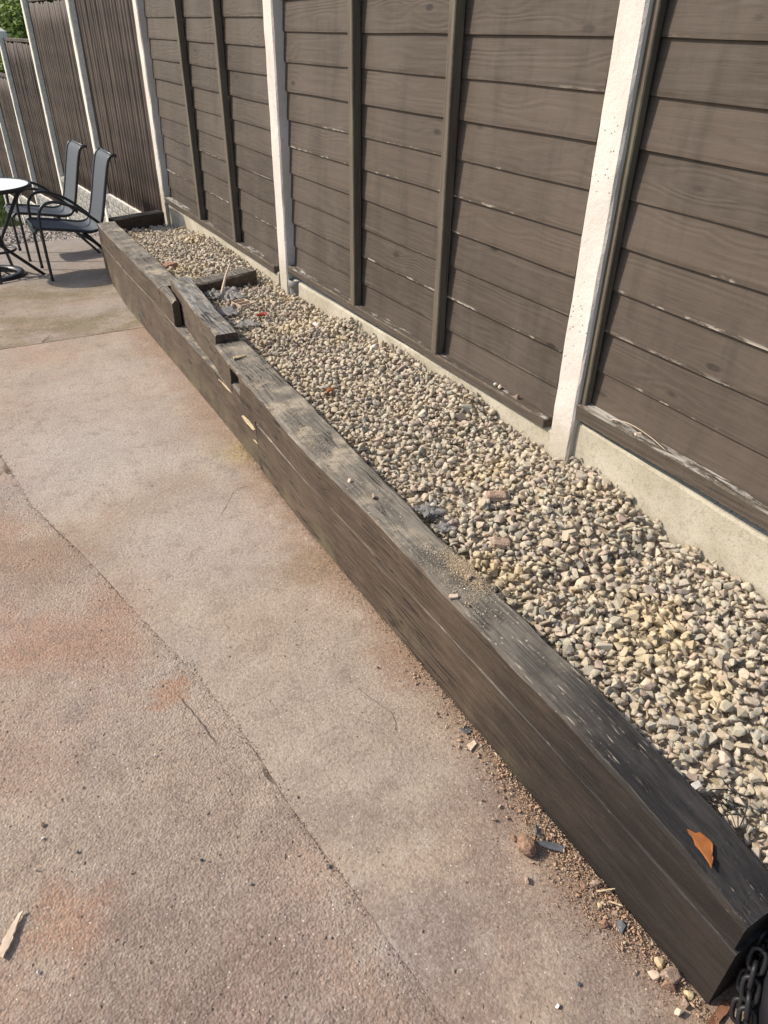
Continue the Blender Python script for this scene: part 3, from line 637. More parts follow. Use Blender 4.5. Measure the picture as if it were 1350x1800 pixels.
for k in range(5):
    (xa, ya), (xb, yb) = FP[k], FP[k + 1]; L = math.hypot(xb - xa, yb - ya); ang = math.atan2(-(xb - xa), yb - ya)
    zb = wall_top[k]; h = rtop[k] - zb
    t = empty('slat_screen', ((xa + xb) / 2, (ya + yb) / 2, zb), ang); tag(t, slab_l[k], 'screen', 'vertical slat screens along the falling ground')
    n = int(L / 0.086); pos_y = -L / 2 + 0.06
    for i in range(n + 1):
        y = -L / 2 + 0.06 + (L - 0.12) * i / n
        o = link('slat', SL[random.randrange(7)], 'reed', t, (0.03, y, 0)); sc = 1.0 if random.random() < 0.9 else random.uniform(0.9, 0.97)
        if i < n:
            za = random.uniform(0.1, 0.8); parts_ = [(0, 1)] if random.random() < 0.72 else [(0, za), (min(0.97, za + random.uniform(0.08, 0.3)), 1)]
            for (qa, qb) in parts_: ob = link('slat', SB[random.randrange(9)], 'reed', t, (0.055, y + (L - 0.12) / n / 2, h * 0.985 * qa)); ob.scale = (1, 1, h * 0.985 * (qb - qa))
        o.scale = (sc, sc, h * random.uniform(0.985, 1.0)); o.rotation_euler = (random.uniform(-0.0015, 0.0015), 0, random.uniform(0, 6))
    for zr in (0.18 * h, 0.85 * h): box_between('back_rail', 0.075, 0.11, -L / 2, L / 2, zr, zr + 0.05, 'reed', t, 0.0)
    box_between('capping', -0.01, 0.08, -L / 2 + 0.03, L / 2 - 0.03, h, h + 0.035, 'reed', t, 0.004)
    # brick base wall following the slope
    zg = min(terr(ya), terr(yb)) - 0.12
    wl = empty('brick_wall', ((xa + xb) / 2, (ya + yb) / 2, zg), ang); tag(wl, wlab[k], 'wall', 'whitewashed brick base walls')
    box_between('mortar_core', -0.022, 0.05, -L / 2 + 0.05, L / 2 - 0.05, 0, zb - zg - 0.006, 'farpost', wl, 0.0)
    nb = max(3, int(L / 0.2)); bl = (L - 0.12) / nb; course = 0.068; bme = box_mesh('brick', 0.03, bl - 0.01, course - 0.009, 0.004)
    nc = int((zb - zg) / course)
    for j in range(nc):
        zz = (zb - zg) - (j + 1) * course
        for i in range(nb):
            if j % 2 and i == nb - 1: continue
            y = -L / 2 + 0.06 + bl * (i + 0.5 + (0.5 if j % 2 else 0)); link('brick', bme, 'whitebrick', wl, (-0.03 + random.uniform(-0.002, 0.002), y, zz))

# dark fence and path at the very back
bf = empty('back_fence', (0.5, 18.9, terr(18.9))); tag(bf, 'dark board fence at the very back, left edge', 'fence')
bme = box_mesh('board', 0.145, 0.02, 1.85, 0.003)
for i in range(28): link('board', bme, 'reed', bf, (-2.1 + 0.15 * i, random.uniform(-0.004, 0.004), 0.02))
box_between('rail', -2.2, 2.1, 0.012, 0.06, 0.4, 0.48, 'reed', bf)
box_between('rail', -2.2, 2.1, 0.012, 0.06, 1.4, 1.48, 'reed', bf)
tag(link('path', mesh('path', [(-6, 17.0, terr(17) + 0.01), (3, 17.0, terr(17) + 0.01), (3, 18.85, terr(17) + 0.012), (-6, 18.85, terr(17) + 0.012)], [(0, 1, 2, 3)]), 'path'), kind='structure')

# ------------------------------------------------------------------ timber sleepers
def loft(secs, step=0.025, cham=0.007, jit=0.0028, seed=0):
    """secs: (y, x_front, x_back, z0, z1) near -> far"""
    S = np.array([tuple(q) + (0.0,) * (6 - len(q)) for q in sorted(secs)]); y0, y1 = S[0, 0], S[-1, 0]; n = max(2, int((y1 - y0) / step)); V = []; F = []
    for j in range(n + 1):
        y = y0 + (y1 - y0) * j / n; xf, xb, za, zb, le = [np.interp(y, S[:, 0], S[:, i]) for i in (1, 2, 3, 4, 5)]
        c = cham * (1.0 + 0.9 * mnoise.noise(Vector((seed * 3.1, y * 6, 0))) + 0.8 * max(0, mnoise.noise(Vector((seed * 9.1, y * 19, 5))))); P = [(xf + le + 0.003, za), (xf + le, za + 0.004), (xf + le * 0.67, za + (zb - za) * 0.33), (xf + le * 0.33, za + (zb - za) * 0.66), (xf, zb - c), (xf + c, zb), (xf * 0.6 + xb * 0.4, zb), (xb - c, zb), (xb, zb - c), (xb, za)]
        for i, (x, z) in enumerate(P):
            q = Vector((i * 3.3 + seed, y * 2.2, seed * 1.7)); q2 = Vector((i * 3.3 + seed, y * 17, seed))
            kk = 1.0 if 0 < i < 9 else 0.3
            V.append((x + kk * jit * (mnoise.noise(q) + 0.45 * mnoise.noise(q2)), y, z + (jit * (mnoise.noise(q + Vector((0, 30, 0))) + 0.4 * mnoise.noise(q2 + Vector((0, 30, 0)))) if 3 < i < 9 else 0)))
    k = 10
    for j in range(n):
        for i in range(k): F.append((j * k + i, (j + 1) * k + i, (j + 1) * k + (i + 1) % k, j * k + (i + 1) % k))
    F.append(tuple(range(k))); F.append(tuple(n * k + i for i in range(k))[::-1])
    return V, F
def join(parts):
    V = []; F = []
    for v, f in parts:
        o = len(V); V += v; F += [tuple(i + o for i in q) for q in f]
    return V, F
SLP = []
def sleeper(parts, mat, label):
    V, F = join(parts); o = link('timber_sleeper', mesh('timber_sleeper', V, F), mat); recentre(o)
    tag(o, label, 'sleeper', 'timber sleepers edging the gravel bed'); SLP.append(o); return o
SEAM = 0.213
# bottom course
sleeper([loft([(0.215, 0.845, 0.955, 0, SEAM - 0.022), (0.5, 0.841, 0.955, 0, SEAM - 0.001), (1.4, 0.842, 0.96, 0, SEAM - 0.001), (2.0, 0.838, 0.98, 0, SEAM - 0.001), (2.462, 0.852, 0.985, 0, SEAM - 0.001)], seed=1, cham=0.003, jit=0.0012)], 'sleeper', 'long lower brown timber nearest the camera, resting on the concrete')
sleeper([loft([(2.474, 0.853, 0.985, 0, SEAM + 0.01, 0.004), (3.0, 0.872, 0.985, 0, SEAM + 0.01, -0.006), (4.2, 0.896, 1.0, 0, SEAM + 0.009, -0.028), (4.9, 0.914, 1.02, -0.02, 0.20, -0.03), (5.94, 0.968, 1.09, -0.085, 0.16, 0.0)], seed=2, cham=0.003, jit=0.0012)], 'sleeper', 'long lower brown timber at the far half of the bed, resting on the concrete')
# top course
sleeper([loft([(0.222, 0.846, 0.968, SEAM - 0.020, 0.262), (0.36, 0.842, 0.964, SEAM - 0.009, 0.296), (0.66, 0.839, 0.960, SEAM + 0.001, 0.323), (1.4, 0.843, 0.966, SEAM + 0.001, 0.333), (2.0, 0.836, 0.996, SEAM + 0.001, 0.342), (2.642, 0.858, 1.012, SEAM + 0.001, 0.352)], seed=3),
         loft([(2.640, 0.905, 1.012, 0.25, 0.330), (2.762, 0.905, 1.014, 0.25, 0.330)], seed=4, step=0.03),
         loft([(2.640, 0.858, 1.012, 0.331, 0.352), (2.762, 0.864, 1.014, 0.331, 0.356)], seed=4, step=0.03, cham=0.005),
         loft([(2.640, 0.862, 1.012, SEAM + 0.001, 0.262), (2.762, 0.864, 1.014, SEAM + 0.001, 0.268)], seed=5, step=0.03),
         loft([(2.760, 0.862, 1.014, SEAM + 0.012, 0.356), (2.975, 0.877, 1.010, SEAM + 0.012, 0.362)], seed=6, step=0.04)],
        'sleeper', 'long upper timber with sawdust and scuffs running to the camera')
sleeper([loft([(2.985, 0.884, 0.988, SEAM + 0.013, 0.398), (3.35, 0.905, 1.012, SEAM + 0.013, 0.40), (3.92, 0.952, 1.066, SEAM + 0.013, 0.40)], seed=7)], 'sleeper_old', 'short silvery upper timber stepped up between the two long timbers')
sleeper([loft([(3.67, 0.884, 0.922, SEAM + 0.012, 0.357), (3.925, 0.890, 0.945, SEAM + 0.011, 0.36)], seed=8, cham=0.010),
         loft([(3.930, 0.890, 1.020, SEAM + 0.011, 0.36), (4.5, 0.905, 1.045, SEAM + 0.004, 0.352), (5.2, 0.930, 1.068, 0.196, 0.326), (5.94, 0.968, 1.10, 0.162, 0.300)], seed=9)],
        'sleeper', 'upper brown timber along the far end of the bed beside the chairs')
def cross(x0, y0, x1, y1, z0, z1, wd, label, seed):
    L = math.hypot(x1 - x0, y1 - y0); V, F = loft([(0, -wd / 2, wd / 2, 0, z1 - z0), (L, -wd / 2, wd / 2, 0, z1 - z0)], seed=seed, step=0.04)
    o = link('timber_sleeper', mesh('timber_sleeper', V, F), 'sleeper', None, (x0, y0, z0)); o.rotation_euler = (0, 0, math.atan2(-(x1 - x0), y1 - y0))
    tag(o, label, 'sleeper', 'timber sleepers edging the gravel bed')
cross(1.095, 6.02, 1.50, 6.16, 0.08, 0.305, 0.10, 'short cross timber closing the far end of the gravel bed', 11)
cross(1.075, 3.93, 1.455, 4.045, 0.20, 0.362, 0.10, 'short dark cross timber buried in the gravel behind the twig', 12)

# ------------------------------------------------------------------ gravel bed
def x_in(y):
    return float(np.interp(y, [0, 0.5, 1.2, 2.0, 2.97, 3.0, 3.92, 3.95, 4.5, 5.94], [0.968, 0.962, 0.966, 0.997, 1.013, 0.99, 1.07, 1.022, 1.047, 1.105]))
FG = ([0.3, 0.75, 0.92, 1.04, 1.11, 1.21, 1.35, 1.45, 1.61, 1.73, 1.85, 1.98, 2.3, 2.61, 2.84, 2.98, 3.23, 3.62, 3.99, 4.39, 5.03, 5.79, 6.2],
      [0.325, 0.32, 0.325, 0.31, 0.34, 0.36, 0.37, 0.365, 0.345, 0.345, 0.345, 0.37, 0.36, 0.36, 0.335, 0.36, 0.305, 0.30, 0.28, 0.31, 0.31, 0.24, 0.17])
EG = ([0.1, 0.6, 1.5, 2.5, 3.5, 4.2, 5.0, 5.9], [0.235, 0.262, 0.272, 0.285, 0.30, 0.30, 0.27, 0.21])
def gz(x, y):
    a = np.interp(y, *EG); b = np.interp(y, *FG); xi = x_in(y); t = min(1, max(0, (x - xi) / (1.575 - xi)))
    return float(a + (b - a) * t ** 0.85 + 0.010 * mnoise.noise(Vector((x * 6, y * 6, 0))) + 0.012 * mnoise.noise(Vector((x * 2.4, y * 2.4, 6))))
V = []; F = []; ny = 120; nx = 10
for j in range(ny + 1):
    y = 0.1 + (6.12 - 0.1) * j / ny
    for i in range(nx + 1):
        xi = x_in(y); x = xi - 0.01 + (1.59 - xi + 0.01) * i / nx; V.append((x, y, gz(x, y) - 0.022))
for j in range(ny):
    for i in range(nx): a = j * (nx + 1) + i; F.append((a, a + 1, a + nx + 2, a + nx + 1))
bed = link('gravel_bed', mesh('gravel_bed', V, F), 'stonedust'); tag(bed, kind='structure')
protos_me = [stone_mesh(100 + k, 9 + k % 5, 0.055, 0.66) for k in range(28)]
protos = [mesh_arrays(m_) for m_ in protos_me]
def blocked(x, y, pad):
    for (x0, y0, x1, y1) in ((1.075, 3.93, 1.455, 4.045), (1.095, 6.02, 1.50, 6.16)):
        L = math.hypot(x1 - x0, y1 - y0); ux, uy = (x1 - x0) / L, (y1 - y0) / L; s = (x - x0) * ux + (y - y0) * uy; d = abs(-(x - x0) * uy + (y - y0) * ux)
        if -0.02 < s < L + pad and d < 0.05 + pad: return True
    if XP - pad < x and any(a - pad < y < b + pad for a, b in ((1.47, 1.565), (3.735, 3.845), (6.165, 6.275))): return True
    return (x - 1.575) ** 2 + (y - 3.685) ** 2 < (0.035 + pad) ** 2
P = []; S = []; TOP = []
for layer, (sp, dz, s0, s1) in enumerate(((0.030, -0.016, 0.034, 0.048), (0.0265, 0.0, 0.024, 0.046), (0.060, 0.013, 0.018, 0.040), (0.0205, -0.013, 0.013, 0.022))):
    y = 0.12
    while y < 6.12:
        x = 0.95 + random.uniform(0, sp)
        while x < 1.585:
            xx = x + random.uniform(-0.4, 0.4) * sp; yy = y + random.uniform(-0.4, 0.4) * sp
            s = 0.98 * (s0 + (s1 - s0) * random.random() ** 1.6)
            if random.random() < 0.04: s *= 1.25
            if x_in(yy) + s * 0.36 < xx < 1.572 - s * 0.36 and not blocked(xx, yy, s * 0.4):
                P.append((xx, yy, gz(xx, yy) + dz + random.uniform(-0.005, 0.004))); S.append(s); TOP.append(layer)
            x += sp
        y += sp * 0.9
# spill of stones beside the far corner of the bed
for _ in range(40): P.append((random.uniform(1.46, 1.56), random.uniform(5.95, 6.12), 0.19 + random.uniform(-0.01, 0.01))); S.append(random.uniform(0.02, 0.035)); TOP.append(1)
P = np.array(P); S = np.array(S); TOP = np.array(TOP); N = len(P); W = rng.integers(0, len(protos), N); Rm = rot_mats(N, 0.55)
uv, dep = project(P); vis = (uv[:, 0] > 5) & (uv[:, 0] < 1345) & (uv[:, 1] > 5) & (uv[:, 1] < 1795) & (TOP > 0)
score = np.where(vis, S / dep, 0); near_idx = np.argsort(-score)[:300]; keep = np.ones(N, bool); keep[near_idx] = False
for m_ in protos_me: m_.materials.append(M['stone'])
for k in near_idx:
    o = link('stone', protos_me[W[k]], None, bed); m4 = Matrix([[*(Rm[k][i] * S[k]), P[k][i]] for i in range(3)] + [[0, 0, 0, 1]]); o.matrix_local = m4
g = link('gravel', mass_mesh('gravel', protos, W[keep], P[keep], Rm[keep], S[keep]), 'gravel', bed); tag(g, kind='stuff')

# ------------------------------------------------------------------ grit, crumbs, sawdust
small = [stone_mesh(300 + k, 8, 0.0, 0.6) for k in range(8)]; smallp = [mesh_arrays(m_) for m_ in small]
def scatter(name, pts, sizes, mat, label, cat, tilt=1.2, flat=None):
    pts = np.array(pts); sizes = np.array(sizes); n = len(pts)
    if flat is not None: sizes = sizes[:, None] * np.array(flat)[None]
    o = link(name, mass_mesh(name, smallp, rng.integers(0, 8, n), pts, rot_mats(n, tilt), sizes), mat); tag(o, label, cat, None, 'stuff'); return o
pts = []; sz = []
def xbase(y): return float(np.interp(y, [0, 0.5, 2.5, 4.2, 4.9, 5.94], [0.842, 0.842, 0.86, 0.867, 0.884, 0.97]))
for _ in range(9000):
    y = random.uniform(0.15, 2.7) ** 1.0 if random.random() < 0.55 else random.triangular(0.18, 1.0, 0.42)
    spread = 0.014 + 0.03 * max(0, mnoise.noise(Vector((y * 3.5, 3, 1)))) + (0.032 * max(0, 1 - abs(y - 0.5) / 0.26))
    d = abs(random.gauss(0, spread)); x = xbase(y) - 0.002 - d; s = 0.0022 + 0.005 * random.random() ** 3
    h = max(0.0, 0.016 * (1 - d / (spread * 1.6))) * (0.5 + 0.5 * mnoise.noise(Vector((y * 8, 1, 1)))) if d < spread * 1.6 else 0
    pts.append((x, y, max(0.0, h) * random.random() + s * 0.3 + 0.002)); sz.append(s)
for _ in range(170):
    y = random.triangular(0.2, 1.2, 0.45); d = abs(random.gauss(0, 0.034)); sx_ = random.uniform(0.006, 0.015); pts.append((xbase(y) - 0.008 - d, y, sx_ * 0.3 + (0.006 if d < 0.03 else 0))); sz.append(sx_)
for _ in range(5000):
    y = random.triangular(0.15, 1.1, 0.4); d = abs(random.gauss(0, 0.075)); q = 0.0015 + 0.0022 * random.random() ** 2; pts.append((xbase(y) - 0.004 - d, y, q * 0.3 + 0.0015)); sz.append(q)
fl = []; fs = []
for _ in range(420):
    y = random.triangular(0.18, 1.4, 0.42); d = abs(random.gauss(0, 0.04)); q = 0.004 + 0.016 * random.random() ** 2.5; fl.append((xbase(y) - 0.006 - d, y, q * 0.15 + (0.010 if d < 0.025 else 0.003))); fs.append(q)
scatter('fragment_litter', fl, fs, 'brickdust', 'small flat brick and mortar fragments mixed into grit by the near timber', 'fragments', 0.6, (1.2, 0.7, 0.3))
scatter('brick_grit', pts, sz, 'brickdust', 'reddish brick grit lying along the foot of the timbers', 'grit')
pts = []; sz = []
for _ in range(2600):
    y = random.uniform(0.2, 4.3) if random.random() < 0.4 else random.uniform(0.3, 1.6); x = random.uniform(-0.7, 0.83)
    if mnoise.noise(Vector((x * 3, y * 3, 9))) < -0.12: continue
    pts.append((x, y, 0.001)); sz.append(0.0018 + 0.005 * random.random() ** 4)
for _ in range(1700):
    y = random.uniform(0.3, 3.2); x = joint_x(y) + random.gauss(0, 0.007 if random.random() < 0.7 else 0.02); pts.append((x, y, 0.0)); sz.append(0.002 + 0.005 * random.random() ** 2)
for _ in range(300):
    y = random.uniform(4.4, 7); x = random.uniform(-0.2, xbase(min(y, 5.9)) - 0.02); pts.append((x, y, terr(y) + 0.002)); sz.append(0.004 + 0.008 * random.random() ** 3)
scatter('patio_crumbs', pts, sz, 'patiogrit', 'loose dark and pale crumbs scattered over the concrete', 'grit')
def ztop(y): return float(np.interp(y, [0.222, 0.36, 0.66, 1.4, 2.0, 2.64, 2.975], [0.262, 0.296, 0.323, 0.333, 0.342, 0.352, 0.362]))
pts = []; sz = []
for (cx, cy, sx, sy, n) in ((0.938, 1.17, 0.014, 0.04, 4200), (0.905, 1.19, 0.035, 0.09, 700), (0.90, 2.12, 0.035, 0.18, 520), (0.87, 1.95, 0.02, 0.12, 420), (0.89, 1.06, 0.03, 0.05, 160), (0.92, 2.45, 0.03, 0.1, 60), (0.9, 1.6, 0.03, 0.2, 90)):
    for _ in range(n):
        x = random.gauss(cx, sx); y = random.gauss(cy, sy)
        if 0.852 < x < 0.962 + (0.03 if y > 1.9 else 0): pts.append((x, y, ztop(y) + 0.0015 + (random.random() * 0.006 if n > 4000 else 0))); sz.append(0.0022 + 0.006 * random.random() ** 2.5)
scatter('sawdust', pts, sz, 'chips', 'pale sawdust and crumbs on the long upper timber', 'sawdust', 0.4, (1, 0.7, 0.35))

# ------------------------------------------------------------------ loose single things
def lump(name, seed, loc, size, mat, label, cat, rz=0, sc=(1, 1, 1), npts=14, group=None):
    me = stone_mesh(seed, npts, 0.10, 0.75); o = link(name, me, mat, None, loc); o.scale = (size * sc[0], size * sc[1], size * sc[2]); o.rotation_euler = (random.uniform(-0.2, 0.2), random.uniform(-0.2, 0.2), rz)
    tag(o, label, cat, group); return o
def shard(name, outline, th, loc, rz, mat, label, cat, tilt=(0, 0), parent=None):
    big = max(math.hypot(*q) for q in outline); rag = []
    for i in range(len(outline)):
        (xa_, ya_), (xb_, yb_) = outline[i], outline[(i + 1) % len(outline)]; L_ = math.hypot(xb_ - xa_, yb_ - ya_); m_ = max(1, int(L_ / (big * 0.16)))
        for k in range(m_): t_ = k / m_; rag.append((xa_ + (xb_ - xa_) * t_ + random.uniform(-1, 1) * big * 0.035, ya_ + (yb_ - ya_) * t_ + random.uniform(-1, 1) * min(big * 0.035, 0.0016)))
    outline = rag
    n = len(outline); V = [(x, y, 0) for x, y in outline] + [(x * 0.95 + random.uniform(-1, 1) * big * 0.012, y * 0.95, th * random.uniform(0.7, 1.25)) for x, y in outline]
    F = [tuple(range(n))[::-1], tuple(range(n, 2 * n))] + [(i, (i + 1) % n, n + (i + 1) % n, n + i) for i in range(n)]
    o = link(name, mesh(name, V, F), mat, parent, loc); o.rotation_euler = (tilt[0], tilt[1], rz)
    if parent is None: tag(o, label, cat)
    return o
def boulder(loc, r, mat, label, cat):
    bm = bmesh.new(); bmesh.ops.create_icosphere(bm, subdivisions=4, radius=r)
    for v in bm.verts:
        q = v.co / r; d = 1 + 0.16 * mnoise.noise(q * 1.4) + 0.10 * mnoise.noise(q * 3.5 + Vector((3, 3, 3))) + 0.05 * mnoise.noise(q * 9); v.co *= d
    me = bpy.data.meshes.new('rock'); bm.to_mesh(me); bm.free(); me.polygons.foreach_set('use_smooth', [True] * len(me.polygons))
    o = link('rock', me, mat, None, loc); o.scale = (0.95, 1.1, 0.9); tag(o, label, cat)
boulder((0.747, 0.622, 0.017), 0.0215, 'rock', 'rounded reddish lump on the concrete beside the slate sliver', 'rock')
lump('stone', 502, (0.702, 0.565, 0.007), 0.020, 'pinkbrick', 'small pink pebble in front of the rounded reddish lump', 'stone', 1)
lump('stone', 503, (0.737, 0.655, 0.007), 0.020, 'rock', 'small brown crumb just behind the rounded reddish lump', 'stone', 2)
lump('stone', 509, (0.727, 0.715, 0.006), 0.015, 'pinkbrick', 'tiny tan pebble alone on concrete beyond the slate slivers', 'stone', 2)
shard('slate_sliver', [(-0.03, -0.006), (0.026, -0.009), (0.032, 0.006), (0.0, 0.009), (-0.034, 0.001)], 0.004, (0.795, 0.598, 0.012), -0.75, 'slate', 'long grey slate sliver lying beside the reddish lump', 'slate', (0.2, 0.1))
shard('slate_sliver', [(-0.02, -0.008), (0.016, -0.004), (0.02, 0.004), (-0.014, 0.009)], 0.004, (0.792, 0.640, 0.010), 1.0, 'slate', 'short black slate sliver standing up from the brick grit', 'slate', (0.6, 0.3))
shard('slate_chip', [(-0.010, -0.012), (0.011, -0.012), (0.010, 0.012), (-0.010, 0.011)], 0.004, (0.818, 0.955, 0.004), 0.3, 'slate', 'small square black slate chip against the timber foot', 'slate', (0.1, 0.2))
shard('wood_chip', [(-0.018, -0.007), (0.012, -0.009), (0.020, 0.002), (-0.004, 0.010)], 0.004, (0.802, 0.908, 0.004), 0.5, 'twig', 'pale flat wood chip below the square slate chip', 'wood chip')
for i, (x, y, s, m_, lb) in enumerate([(0.828, 0.486, 0.034, 'pinkbrick', 'flat tan fragment among the grit against the timber, nearest the slate sliver'), (0.806, 0.498, 0.022, 'rock', 'small ochre fragment left of the flat tan fragment in the grit'),
        (0.783, 0.418, 0.028, 'terracotta', 'squarish terracotta fragment at the edge of the brick grit'), (0.812, 0.398, 0.036, 'slate', 'dark grey fragment touching the squarish terracotta one'), (0.822, 0.42, 0.022, 'pinkbrick', 'pink fragment wedged between dark fragment and timber'),
        (0.805, 0.45, 0.018, 'palewood', 'pale yellow crumb above the dark fragment in the grit'), (0.828, 0.312, 0.034, 'palewood', 'yellow stone at the timber foot near the bottom right'), (0.822, 0.283, 0.050, 'pinkbrick', 'largest tan stone at the timber foot near the bottom right'),
        (0.806, 0.268, 0.036, 'rock', 'orange tan stone below the largest tan stone'), (0.800, 0.300, 0.030, 'twig', 'pale stone casting a dark shadow near bottom right'), (0.815, 0.238, 0.026, 'pinkbrick', 'cream pebble near the timber end, bottom right'), (0.833, 0.243, 0.024, 'palewood', 'greenish cream pebble touching the timber end'),
        (0.795, 0.232, 0.030, 'twig', 'grey tan stone at the very bottom right of the concrete')]):
    lump('stone', 520 + i, (x - 0.006, y, s * 0.28), s, m_, lb, 'stone', i * 1.3)
shard('wood_splinter', [(-0.020, -0.002), (0.02, -0.001), (0.02, 0.001), (-0.020, 0.002)], 0.002, (0.828, 0.462, 0.018), -0.5, 'palewood', 'thin pale splinter standing against the timber in the grit', 'splinter', (0, -0.3))
shard('wood_splinter', [(-0.015, -0.0015), (0.017, -0.001), (0.017, 0.001), (-0.015, 0.002)], 0.002, (0.822, 0.432, 0.020), -1.2, 'palewood', 'second thin splinter leaning on the timber near the dark fragment', 'splinter', (0, -0.5))
shard('wood_chip', [(-0.045, -0.008), (-0.01, -0.010), (0.02, -0.005), (0.045, -0.006), (0.04, 0.003), (0.0, 0.008), (-0.04, 0.007)], 0.003, (-0.262, 0.985, 0.004), 1.0, 'twig', 'long pale bark chip at the left edge of the concrete', 'wood chip')
for i, (x, y, s, m_, lb) in enumerate([(-0.175, 1.17, 0.013, 'white', 'small white square chip on concrete in the lower left'), (-0.17, 1.205, 0.016, 'pinkbrick', 'small pinkish pebble next to the white square chip'), (-0.115, 1.10, 0.013, 'slate', 'dark pebble right of the reddish patch, lower left'),
        (-0.20, 1.10, 0.013, 'twig', 'small brown pebble nearest the left edge'), (0.115, 0.95, 0.013, 'slate', 'dark lone pebble on the pitted concrete, lower middle'), (-0.225, 0.885, 0.012, 'white', 'tiny white square chip nearest the bottom left corner'),
        (0.35, 0.80, 0.013, 'slate', 'grey pebble on the joint line at lower middle'), (0.19, 0.845, 0.012, 'slate', 'black pebble near bottom centre'), (0.10, 1.27, 0.010, 'white', 'tiny white flake beside the short ledge crack'), (0.36, 0.99, 0.012, 'pinkbrick', 'tiny pale pebble on the long joint'),
        (0.60, 0.35, 0.017, 'white', 'whitish pebble in the coarse patch at the bottom'), (0.66, 0.36, 0.014, 'slate', 'black crumb in the coarse patch at the bottom')]):
    lump('stone', 560 + i, (x, y, s * 0.2), s * 0.8, m_, lb, 'stone', i * 0.9)
shard('straw', [(-0.06, -0.002), (0.06, -0.001), (0.06, 0.002), (-0.06, 0.002)], 0.003, (0.325, 4.46, 0.0), 0.95, 'palewood', 'pale straw lying across the far concrete joint', 'straw')
# on the sleepers
ORZ = ztop(0.36)
shard('orange_shard', [(-0.004, 0.042), (0.012, 0.024), (0.016, -0.008), (-0.024, -0.040), (-0.016, -0.004)], 0.003, (0.885, 0.352, ORZ), 0, 'orange', 'rusty orange shard on the near end of the timber', 'shard', (0.02, 0.05))
lump('stone', 601, (0.877, 1.707, 0.342), 0.024, 'twig', 'pale crumb of stone on the upper timber beyond the pointed pebble', 'stone', 0.2)
lump('stone', 602, (0.898, 1.591, 0.342), 0.030, 'pinkbrick', 'pointed brown pebble lying on the upper timber', 'stone', 1.2, (1.3, 0.6, 0.7))
lump('stone', 603, (0.930, 1.140, 0.340), 0.026, 'pinkbrick', 'crumbly tan lump at the end of the sawdust patch', 'stone', 0.6)
shard('flake', [(-0.014, -0.006), (0.012, -0.008), (0.014, 0.004), (-0.008, 0.008)], 0.004, (0.852, 1.102, 0.331), -0.3, 'twig', 'cream flake on the timber below the sawdust patch', 'flake')
lump('stone', 604, (0.862, 1.06, 0.337), 0.015, 'pinkbrick', 'small brown crumb on timber right of the cream flake', 'stone', 0.6)
shard('wood_chip', [(-0.03, -0.008), (0.02, -0.010), (0.04, 0.0), (0.0, 0.012), (-0.02, 0.01)], 0.006, (0.915, 2.79, 0.358), 0.3, 'palewood', 'torn pale wood splinter on the far end of the long upper timber', 'wood chip', (0, 0.1))
# fresh splits in the timber faces (parts of the lower far timber)
RS = Matrix(((0, 0, -1), (-1, 0, 0), (0, 1, 0))).to_euler()
for outl, lc in (([(-0.075, -0.004), (-0.02, -0.013), (0.06, -0.010), (0.085, 0.002), (0.02, 0.012), (-0.05, 0.008)], (0.8555, 2.565, 0.172)), ([(-0.11, -0.002), (0.0, -0.006), (0.09, -0.003), (0.10, 0.002), (0.0, 0.004)], (0.8675, 2.84, 0.214)), ([(-0.02, -0.002), (0.0, -0.004), (0.03, -0.001), (0.0, 0.003)], (0.8535, 2.49, 0.12))):
    o = shard('split_wood', outl, 0.003, Vector(lc) - SLP[1].location, 0, 'palewood', None, None, (0, 0), SLP[1]); o.rotation_euler = RS
# on the fence rails
for i, (x, y, z, s, m_, lb) in enumerate([(1.578, 1.40, 0.541, 0.030, 'twig', 'tan pebble on the fence rail just right of the widest post'), (1.576, 1.365, 0.540, 0.028, 'pinkbrick', 'second pebble on the fence rail right of the widest post'), (1.577, 1.33, 0.538, 0.024, 'twig', 'third pebble on the fence rail right of the widest post'),
        (1.574, 1.235, 0.540, 0.040, 'twig', 'largest tan stone lying alone on the near fence rail'), (1.577, 1.875, 0.447, 0.03, 'twig', 'pale pebble on fence rail left of the widest post'), (1.577, 1.775, 0.447, 0.03, 'pinkbrick', 'orange tan pebble on fence rail nearest the widest post'), (1.577, 1.90, 0.447, 0.02, 'white', 'tiny white pebble on the middle fence rail')]):
    lump('stone', 620 + i, (x, y, z), s, m_, lb, 'stone', i)
shard('tile_chip', [(-0.02, -0.012), (0.015, -0.014), (0.022, 0.008), (-0.012, 0.014)], 0.006, (1.576, 1.175, 0.534), 0.9, 'terracotta', 'flat terracotta chip on the fence rail beside the largest stone', 'tile chip')
# in the gravel
def brickbit(loc, sx, sy, sz_, rz, mat, label):
    o = link('brick_piece', box_mesh('brick_piece', sx, sy, sz_, 0.006, 3, 0.006), mat, None, loc); o.rotation_euler = (random.uniform(-0.15, 0.15), random.uniform(-0.15, 0.15), rz); tag(o, label, 'brick piece')
brickbit((1.235, 1.425, gz(1.235, 1.425) - 0.003), 0.062, 0.034, 0.026, -0.5, 'pinkbrick', 'oblong pink brick piece in the gravel, further of two')
brickbit((1.12, 1.25, gz(1.12, 1.25) - 0.003), 0.055, 0.038, 0.024, -0.6, 'pinkbrick', 'oblong pink brick piece in the gravel, nearer of two')
brickbit((1.10, 4.52, gz(1.10, 4.52) - 0.004), 0.10, 0.07, 0.035, 0.6, 'terracotta', 'flat pink tile piece against the far timber')
brickbit((1.40, 3.06, gz(1.4, 3.06) - 0.005), 0.03, 0.04, 0.02, 0.6, 'white', 'pale pointed chip in gravel beyond the red scrap')
lump('stone', 640, (1.47, 2.62, gz(1.47, 2.62) + 0.012), 0.045, 'white', 'bright white flat stone on the gravel near the fence', 'stone', 0.3, (1, 0.8, 0.5))
